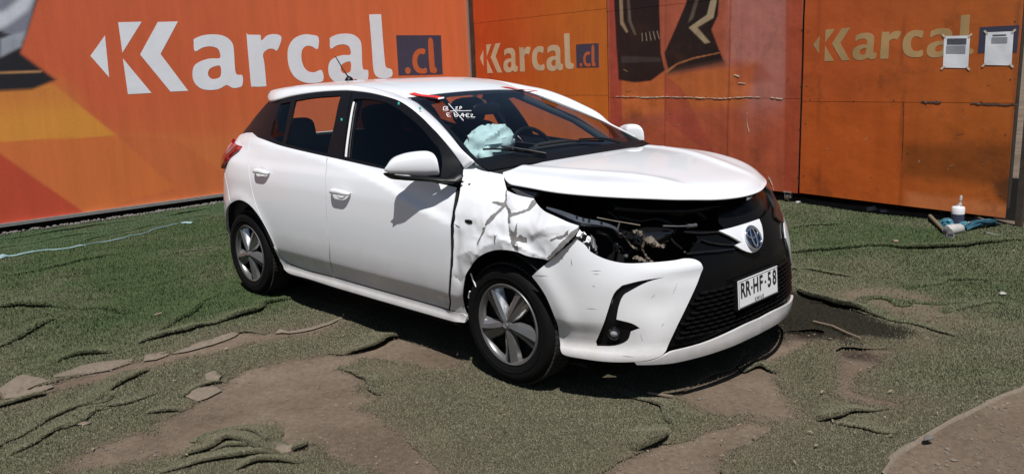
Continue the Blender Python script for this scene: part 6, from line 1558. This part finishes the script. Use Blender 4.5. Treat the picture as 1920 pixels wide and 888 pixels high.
# ---- blades
def make_blades(n):
    T = F2; a, b, c = mz[T[:, 0]], mz[T[:, 1]], mz[T[:, 2]]; ar = np.linalg.norm(np.cross(b - a, c - a), axis=1) / 2
    cen = (a + b + c) / 3; v = cen - CAM_C; dist = np.linalg.norm(v, axis=1); z = v @ CAM_F; px = PW / 2 + FPX * (v @ CAM_R) / z; py = PH / 2 - FPX * (v @ CAM_U) / z
    vis = (z > 0) & (px > -120) & (px < 2040) & (py > 200) & (py < 960)
    wgt = ar * np.where(vis, 1, .02) / np.clip(dist, 2.2, 9) ** 1.6 * (1 - worn(cen[:, :2])) * (1 - .15 * RD[T].mean(1)) * np.where(inpoly(cen[:, :2], STAIN), .7, 1)
    under = (np.abs(cen[:, 1]) < .6) & (cen[:, 0] > .2) & (cen[:, 0] < 2.9); wgt = np.where(under, wgt * .15, wgt)
    isf = T.min(1) >= nflat; wgt = np.where(isf, wgt * 2.2, wgt)
    t = rng.choice(len(T), n, p=wgt / wgt.sum()); r1 = np.sqrt(rng.uniform(0, 1, n)); r2 = rng.uniform(0, 1, n)
    P = (1 - r1)[:, None] * a[t] + (r1 * (1 - r2))[:, None] * b[t] + (r1 * r2)[:, None] * c[t]
    ns = 26000; H = np.vstack([np.array(h) for h in HOLES]); k = rng.integers(0, len(H), ns); off = rng.normal(0, .013, (ns, 2)) * rng.choice([1, 1, 2.2], (ns, 1)); Q = H[k] + off; P[:ns] = np.c_[Q, gheight(Q) + .003 + .006 * rng.uniform(0, 1, ns)]
    d = np.linalg.norm(P - CAM_C, axis=1); g = greenness(P[:, :2])
    smooth_strip = (P[:, 0] < -3.15 - .10 * (P[:, 1] + 1.6)) & (P[:, 1] < 2)
    L = (.006 + .010 * g) * rng.uniform(.6, 1.5, n) * np.where(smooth_strip, .5, 1); W = np.clip(d / 3.5, .8, 1.9) * .0019
    th = rng.uniform(0, 2 * math.pi, n); lean = rng.uniform(.2, 1.1, n) * (1.25 - .5 * g); ld = rng.uniform(0, 2 * math.pi, n)
    A = P + np.c_[np.cos(th) * W, np.sin(th) * W, np.zeros(n) - .001]; B = P - np.c_[np.cos(th) * W, np.sin(th) * W, np.zeros(n) + .001]
    NT = np.cross(b - a, c - a); NT /= np.linalg.norm(NT, axis=1, keepdims=True) + 1e-12; NT = NT * np.where(NT[:, 2:] < -.6, -1, 1); NB = NT[t]; NB[:ns] = [0, 0, 1]
    C = P + np.c_[np.cos(ld) * np.sin(lean) * L, np.sin(ld) * np.sin(lean) * L, 0 * L] + NB * (np.cos(lean) * L)[:, None]
    C[:, 2] = np.maximum(C[:, 2], P[:, 2] - .008)
    V = np.stack([A, B, C], 1).reshape(-1, 3); me = bpy.data.meshes.new('grass_blades')
    me.vertices.add(3 * n); me.vertices.foreach_set('co', V.ravel()); me.loops.add(3 * n); me.loops.foreach_set('vertex_index', np.arange(3 * n)); me.polygons.add(n); me.polygons.foreach_set('loop_start', np.arange(0, 3 * n, 3)); me.update()
    col = blade_colour(P[:, :2], g)
    col = np.where(smooth_strip[:, None], col * .25 + np.array([.072, .118, .062]) * .75, col)
    rd_ = (RD[T].mean(1)[t] * rng.uniform(.5, 1.1, n))[:, None] * .75; rd_[:ns] = .7; col = col * (1 - rd_) + np.array([.135, .108, .076]) * rd_
    # the soaked stain darkens the pile too
    Pj = P[:, :2] + rng.normal(0, .035, (n, 2)); w = np.where(inpoly(Pj, STAIN), 1, 0); col = col * (1 - .86 * w)[:, None]
    colored(me, np.repeat(col, 3, 0))
    o = bpy.data.objects.new('grass_blades', me); COL.objects.link(o); me.materials.append(MATS['blade']); o['kind'] = 'stuff'; o['label'] = 'short plastic blades of the worn artificial turf'
    return o
make_blades(1500000)

# ---- torn backing flaps, border band, loose strips
def flap(outline, label, lift=.03, m='turf_backing', seed=0, name='backing_flap'):
    V, F = cdt(ragged(outline, .010, .02, seed), .012, jitter=.2); z = gheight(V) + .012 + .6 * lift * np.maximum(0, .40 + .55 * fbm(V * 5, seed, 3)) + .0035 * np.sin((V @ np.array([.8, .6])) * 210 + 3 * fbm(V * 8, seed + 9, 2))
    d = polydist(V, outline); z = z - (lift * .5) * np.exp(-(d / .02) ** 2)
    o = mesh_obj(name, np.c_[V, np.maximum(z, gheight(V) + .010)], F, m, None, smooth=True); md = o.modifiers.new('t', 'SOLIDIFY'); md.thickness = .002; tag(o, label, 'turf scrap'); return o
flap(G2([(0, 530), (90, 480), (210, 500), (105, 535), (95, 552), (200, 520), (215, 530), (110, 565), (0, 578)], *R1c), 'crumpled beige turf backing at the left edge of the picture', .05, seed=1)
flap(G2([(215, 480), (330, 440), (545, 415), (535, 432), (440, 465), (330, 480), (220, 488)], *R1c), 'long beige flap of turned-over turf with corded edge, left foreground', .04, seed=2)
flap(G2([(575, 428), (580, 405), (690, 385), (700, 395), (630, 420)], *R1c), 'short beige turf flap between the two long torn strips', .03, seed=3)
flap(G2([(700, 395), (800, 355), (940, 310), (985, 302), (960, 322), (860, 360), (760, 388)], *R1c), 'beige turned-over turf strip below the dark fold, left of the rear wheel', .035, seed=4)
flap(G2([(180, 250), (200, 232), (240, 240), (330, 225), (430, 198), (500, 172), (508, 178), (430, 210), (340, 235), (240, 252)], *R2c), 'thin pale rolled strip of turf backing under the doors', .03, seed=5)
flap(G2([(745, 555), (800, 530), (900, 525), (905, 545), (840, 580), (800, 592)], *R1c), 'ribbed beige turf scrap on the edge of the bare soil', .03, seed=6)
flap(G2([(845, 480), (880, 465), (915, 490), (905, 508), (850, 505)], *R1c), 'small light turf scrap above the ribbed scrap', .03, seed=7)
flap(G2([(265, 690), (320, 668), (370, 675), (330, 690)], *R1c), 'little pale triangle of backing in the dusty turf at left', .015, seed=8)
flap(G2([(555, 255), (600, 238), (725, 290), (690, 292), (610, 270)], *R3c), 'brown turf scrap under the front bumper', .03, seed=9)
flap(G2([(60, 770), (80, 725), (150, 745), (170, 770), (170, 800), (230, 800), (310, 775), (230, 760), (170, 740)], *R2c), 'bent piece of backing in the bottom-centre turf clump', .04, seed=10)
# border band along the right-hand edge of the turf
e = np.array(catmull(edge_right, 6)); t = np.gradient(e, axis=0); t /= np.linalg.norm(t, axis=1, keepdims=True); nn = np.c_[t[:, 1], -t[:, 0]]
if ((CAM_C[:2] - e[0]) @ nn[0]) < 0: nn = -nn
mb = MB(); V = []
for i in range(len(e)):
    for f, z in ((-.008, .011), (.001, .012), (.008, .008), (.014, -.002)):
        p = e[i] + nn[i] * f * (1 + .2 * vnoise(np.array([[i * .7, 0.]]), 4)[0]); V.append([p[0], p[1], float(gheight(p[None])[0]) + z])
mb.add(V, [(i * 4 + j, (i + 1) * 4 + j, (i + 1) * 4 + j + 1, i * 4 + j + 1) for i in range(len(e) - 1) for j in range(3)])
tag(mb.obj('turf_border', 'turf_backing', None, 60), 'pale folded hem along the right-hand edge of the turf', 'turf hem')
# torn white-blue seam tape at the back left
mat('seam_tape', (.26, .40, .42), .7, noise=.3, nscale=30)
def tape_line(px, w, label, seed):
    P = np.array(catmull(gpx(px), 8)); tt = np.gradient(P, axis=0); tt /= np.linalg.norm(tt, axis=1, keepdims=True); n_ = np.c_[-tt[:, 1], tt[:, 0]]; V = []
    for i, p in enumerate(P):
        ww_ = w * (.5 + .6 * abs(vnoise(p[None] * 9, seed)[0])); z = float(theight(p[None])[0]) + .012
        for f in (-1, 0, 1):
            q = p + n_[i] * ww_ * f; V.append([q[0], q[1], z + .010 * (f == 0) + .014 * max(0, vnoise(q[None] * 14, seed)[0])])
    mb = MB(); mb.add(V, [(i * 3 + j, (i + 1) * 3 + j, (i + 1) * 3 + j + 1, i * 3 + j + 1) for i in range(len(P) - 1) for j in range(2)])
    o = mb.obj('seam_tape', 'seam_tape', None, 60); md = o.modifiers.new('t', 'SOLIDIFY'); md.thickness = .003; tag(o, label, 'tape')
tape_line([(2, 483), (40, 478), (85, 470), (110, 469), (157, 463)], .010, 'crumpled pale blue seam tape on the turf, near the left edge', 1)
tape_line([(158, 462), (190, 455), (225, 449), (265, 441), (300, 432), (335, 424)], .006, 'long thin pale seam tape along the back turf seam, behind the green turf', 2)
tape_line([(340, 422), (350, 420), (362, 420)], .04, 'short pale blue tape scrap close to the rear wheel', 3)
tape_line([(-30, 486), (-5, 484), (8, 479)], .05, 'pale tape end at the far left edge on the turf', 4)
# gravel along the foot of the billboard
def stone(mb, c, r): mb.ico(c, r, 1, (1, rng.uniform(.7, 1.1), rng.uniform(.5, .8)), .3)
mat('stone', (.17, .155, .14), .9, noise=.5, nscale=9)
mb = MB()
for k in range(420):
    f = rng.uniform(0, 1); p = Lpt(Linv(0, 430)[0] - .3 + f * 2.9, 0, rng.uniform(.0, .10)); r = rng.uniform(.008, .024); stone(mb, p + [0, 0, r * .5 + .005], r)
o = mb.obj('gravel', 'stone', None); o['kind'] = 'stuff'; o['label'] = 'grey gravel along the foot of the billboard'
# scattered pebbles and leaf litter on the bare soil
mat('pebble', (.19, .155, .128), .95, noise=.4, nscale=20)
mb = MB(); ZH = [np.array(h) for h in HOLES]; cand = []
for u, v in rng.uniform([0, 560], [1920, 888], (9000, 2)): cand.append(onz(u, v)[:2])
cand = np.array(cand); ok = cand[:, 0] > 4.0
for h in ZH: ok |= inpoly(cand, h)
cand = cand[ok][:1500]; gh = gheight(cand)
for p, z in zip(cand, gh):
    r = rng.choice([.003, .004, .005, .007, .010], p=[.5, .3, .13, .055, .015]); stone(mb, np.array([p[0], p[1], z + r * .3]), r)
o = mb.obj('pebbles', 'pebble', None); o['kind'] = 'stuff'; o['label'] = 'small pebbles and clods on the bare soil'
mat('dry_leaf', (.28, .22, .14), .8, noise=.3, nscale=20)
mb = MB()
for k in range(110):
    u, v = rng.uniform(0, 1920), rng.uniform(470, 888)
    p = onz(u, v); p[2] = float(theight(p[None])[0]) + .014; L = rng.uniform(.005, .018); w = L * rng.uniform(.12, .4); a = rng.uniform(0, 6.28); d = np.array([math.cos(a), math.sin(a), rng.uniform(-.1, .2)]); e_ = np.array([-math.sin(a), math.cos(a), rng.uniform(-.2, .2)])
    if -.4 < p[0] < 3.3 and abs(p[1]) < .85: continue
    mb.add([p - d * L, p + e_ * w + [0, 0, .004], p + d * L, p - e_ * w + [0, 0, .004]], [(0, 1, 2, 3)])
o = mb.obj('leaf_litter', 'dry_leaf', None); o['kind'] = 'stuff'; o['label'] = 'dry leaf scraps and straw scattered on the turf'
mat('twig', (.19, .14, .10), .9)
for pts, r, lab in (([(1525, 612), (1560, 622), (1590, 636), (1612, 645)], .006, 'pale curved stick lying on the dark stain in front of the car'), ([(290, 594), (303, 590)], .006, 'short straw-coloured stick on the green turf left of the car'), ([(1215, 745), (1262, 752)], .006, 'brown stick on the turf below the front bumper')):
    mb = MB(); mb.tube([np.array([*p[:2], float(theight(p[None])[0]) + .016]) for p in (onz(*q) for q in pts)], r, 6); tag(mb.obj('stick', 'twig', None, 60), lab, 'stick')
# brick-red leaf and litter by the gate
mat('white_rag', (.38, .36, .33), .9, noise=.3, nscale=20)
for px_, s_, lab, m_ in (((1634, 392), .05, 'crumpled beige rag by the bottom edge of the rusty gate', 'white_rag'), ((1496, 384), .025, 'small white scrap on the turf beside the front of the car', 'white_rag'), ((1658, 396), .035, 'grey-beige rag scrap lying right of the crumpled rag', 'white_rag'), ((1680, 456), .022, 'brown-red leaf on the green turf at right', 'twig'), ((1740, 832), .016, 'pale stone on bare soil beside the turf hem', 'stone'), ((1880, 556), .02, 'white pebble on the worn turf at far right', 'white_rag')):
    p = onz(*px_); mb = MB(); mb.ico([p[0], p[1], float(theight(p[None])[0]) + .015], s_, 2, (1, 1.4, .45), .35); tag(mb.obj('litter', m_, None, 60), lab, 'litter')

# ------------------------------------------------------------------ tools by the gate
mat('handle_wood', (.16, .14, .09), .7, noise=.3, nscale=25); mat('tool_grey', (.42, .41, .39), .5, noise=.2, nscale=18); mat('bottle_white', (.62, .62, .64), .4); mat('bottle_navy', (.035, .042, .075), .45); mat('rope_blue', (.012, .085, .13), .8, noise=.4, nscale=60, bump=.5, bscale=150); mat('packet_blue', (.045, .17, .23), .35, noise=.3, nscale=20); mat('packet_yellow', (.60, .40, .05), .4); mat('weed_green', (.035, .075, .018), .7, noise=.4, nscale=20)
ZB = (1680, 340, 6.342)
def gz(u, v, z=0.0):
    (p,) = zoomed([(u, v)], *ZB); return onz(p[0], p[1], z)
# spray bottle
b0 = gz(727, 512, .02); b0[2] = theight(b0[None])[0] + .004
bt = thing('spray_bottle', 'white and navy bottle with silver nozzle standing on the turf by the gate', 'bottle', b0)
sc_ = 6.342 * FPX / np.linalg.norm(b0 - CAM_C); px2m = 1 / sc_
rB = 62 * px2m; hB = 128 * px2m; hT = 205 * px2m
mb = MB(); mb.lathe([(.0005, 0), (rB * .9, .001), (rB, .006), (rB, hB)], b0, (0, 0, 1), 28); mb.obj('label_band', 'bottle_navy', bt, 40)
mb = MB(); mb.lathe([(rB * 1.02, hB), (rB * 1.02, hT - .012), (rB * .9, hT - .004), (rB * .35, hT), (rB * .33, hT + .012)], b0, (0, 0, 1), 28); mb.obj('shoulder', 'bottle_white', bt, 40)
mb = MB(); mb.lathe([(.016, hT + .004), (.016, hT + .022), (.009, hT + .026), (.008, hT + .05), (.011, hT + .052), (.011, hT + .085), (.006, hT + .095)], b0, (.05, .03, 1), 16); mb.obj('nozzle', 'tool_grey', bt, 30)
# grinder
gp0 = gz(650, 600, .03); g_ = thing('angle_grinder', 'grey angle grinder with long side handle lying on the turf', 'grinder', gp0)
p1, p2 = gz(600, 585, .045), gz(790, 555, .045)
mb = MB(); mb.tube([p1, p1 * .8 + p2 * .2, p1 * .5 + p2 * .5, p2 * .85 + p1 * .15, p2], [.040, .046, .044, .040, .022], 20); mb.obj('motor_body', 'tool_grey', g_, 45)
mb = MB(); h0, h1 = gz(590, 605, .035), gz(405, 412, .035); mb.tube([h0, h0 * .5 + h1 * .5, h1], [.014, .016, .017], 12); mb.obj('side_handle', 'handle_wood', g_, 45)
mb = MB(); q = gz(630, 600, .04); mb.tube([p1, q, gz(640, 650, .025)], [.034, .028, .022], 14); mb.obj('gear_head', 'dull_metal', g_, 40)
mb = MB(); mb.lathe([(.006, 0), (.030, .0), (.034, .012), (.02, .02)], gz(645, 655, .02), (.2, -.6, .6), 20); mb.obj('guard', 'dull_metal', g_, 30)
# rope hank
rp = gz(1010, 590, .0); hank = thing('rope_hank', 'dark blue rope hank lying on the turf beside the grinder', 'rope', rp)
for k in range(16):
    a0, a1 = gz(830 + rng.uniform(-10, 20), 600 + rng.uniform(-22, 12), 0), gz(1190 + rng.uniform(-25, 12), 540 + rng.uniform(-28, 22), 0)
    P = []; zoff = rng.uniform(.015, .06); ph = rng.uniform(0, 6)
    for f in np.linspace(0, 1, 14):
        p = a0 * (1 - f) + a1 * f; bow = math.sin(math.pi * f); p = p + np.array([.0, .012, 0]) * math.sin(9 * f + ph); p[2] = theight(p[None])[0] + .012 + zoff * (.35 + .65 * bow ** .4) * (1 + .15 * math.sin(7 * f + ph)); P.append(p)
    mb = MB(); mb.tube(P, .008, 6); mb.obj('strand', 'rope_blue', hank, 60)
mb = MB(); P = [gz(1080, 608, .02), gz(1180, 632, .015), gz(1260, 652, .012), gz(1330, 672, .012)]; mb.tube(P, .005, 6); tag(mb.obj('thin_rod', 'white_rag', None, 60), 'thin pale rod on the turf in front of the blue rope', 'rod')
# packet
pk = gz(690, 520, .01); pt_ = thing('packet', 'crumpled blue and yellow packet behind the grinder', 'packet', pk)
mb = MB(); mb.ico(gz(610, 495, .03), .055, 3, (1.1, 1.2, .7), .35); mb.obj('wrapper', 'packet_blue', pt_, 40)
mb = MB(); mb.ico(gz(820, 515, .03), .035, 3, (1.5, 1.3, .7), .3); mb.obj('wrapper', 'packet_blue', pt_, 40)
mb = MB(); mb.ico(gz(880, 515, .03), .03, 2, (1.0, 1.2, .8), .3); mb.obj('flap', 'packet_yellow', pt_, 40)
mb = MB(); mb.ico(gz(930, 510, .03), .028, 2, (1.2, 1.0, .8), .35); mb.obj('corner', 'plate_white', pt_, 40)
# strap of green weed at the gate foot
for k, (u, v, w_) in enumerate(((600, 425, 90), (930, 420, 110))):
    c = gz(u, v, .0); wd = thing('weed_clump', ['flat green leafy weed left of the bottle at the gate foot', 'dark green leafy weed right of the bottle at the gate foot'][k], 'weed', c)
    for j in range(16 if k else 9):
        a = rng.uniform(0, 6.28); L = rng.uniform(.07, .16) * w_ / 100; d = np.array([math.cos(a), math.sin(a) * .5, 0]); n2 = np.array([-d[1], d[0], 0]); st = c + rng.normal(0, .03, 3) * [1, .5, 0]; hgt = rng.uniform(.01, .06)
        V = []; 
        for f in (0, .3, .65, 1):
            p = st + d * L * f + [0, 0, .02 + hgt * math.sin(2.4 * f)]; ww = .016 * math.sin(math.pi * (.12 + .86 * f)); V += [p + n2 * ww, p + [0, 0, -.004], p - n2 * ww]
        mb = MB(); mb.add(V, [(i * 3 + q, (i + 1) * 3 + q, (i + 1) * 3 + q + 1, i * 3 + q + 1) for i in range(3) for q in range(2)]); mb.obj('leaf', 'weed_green', wd, 60)
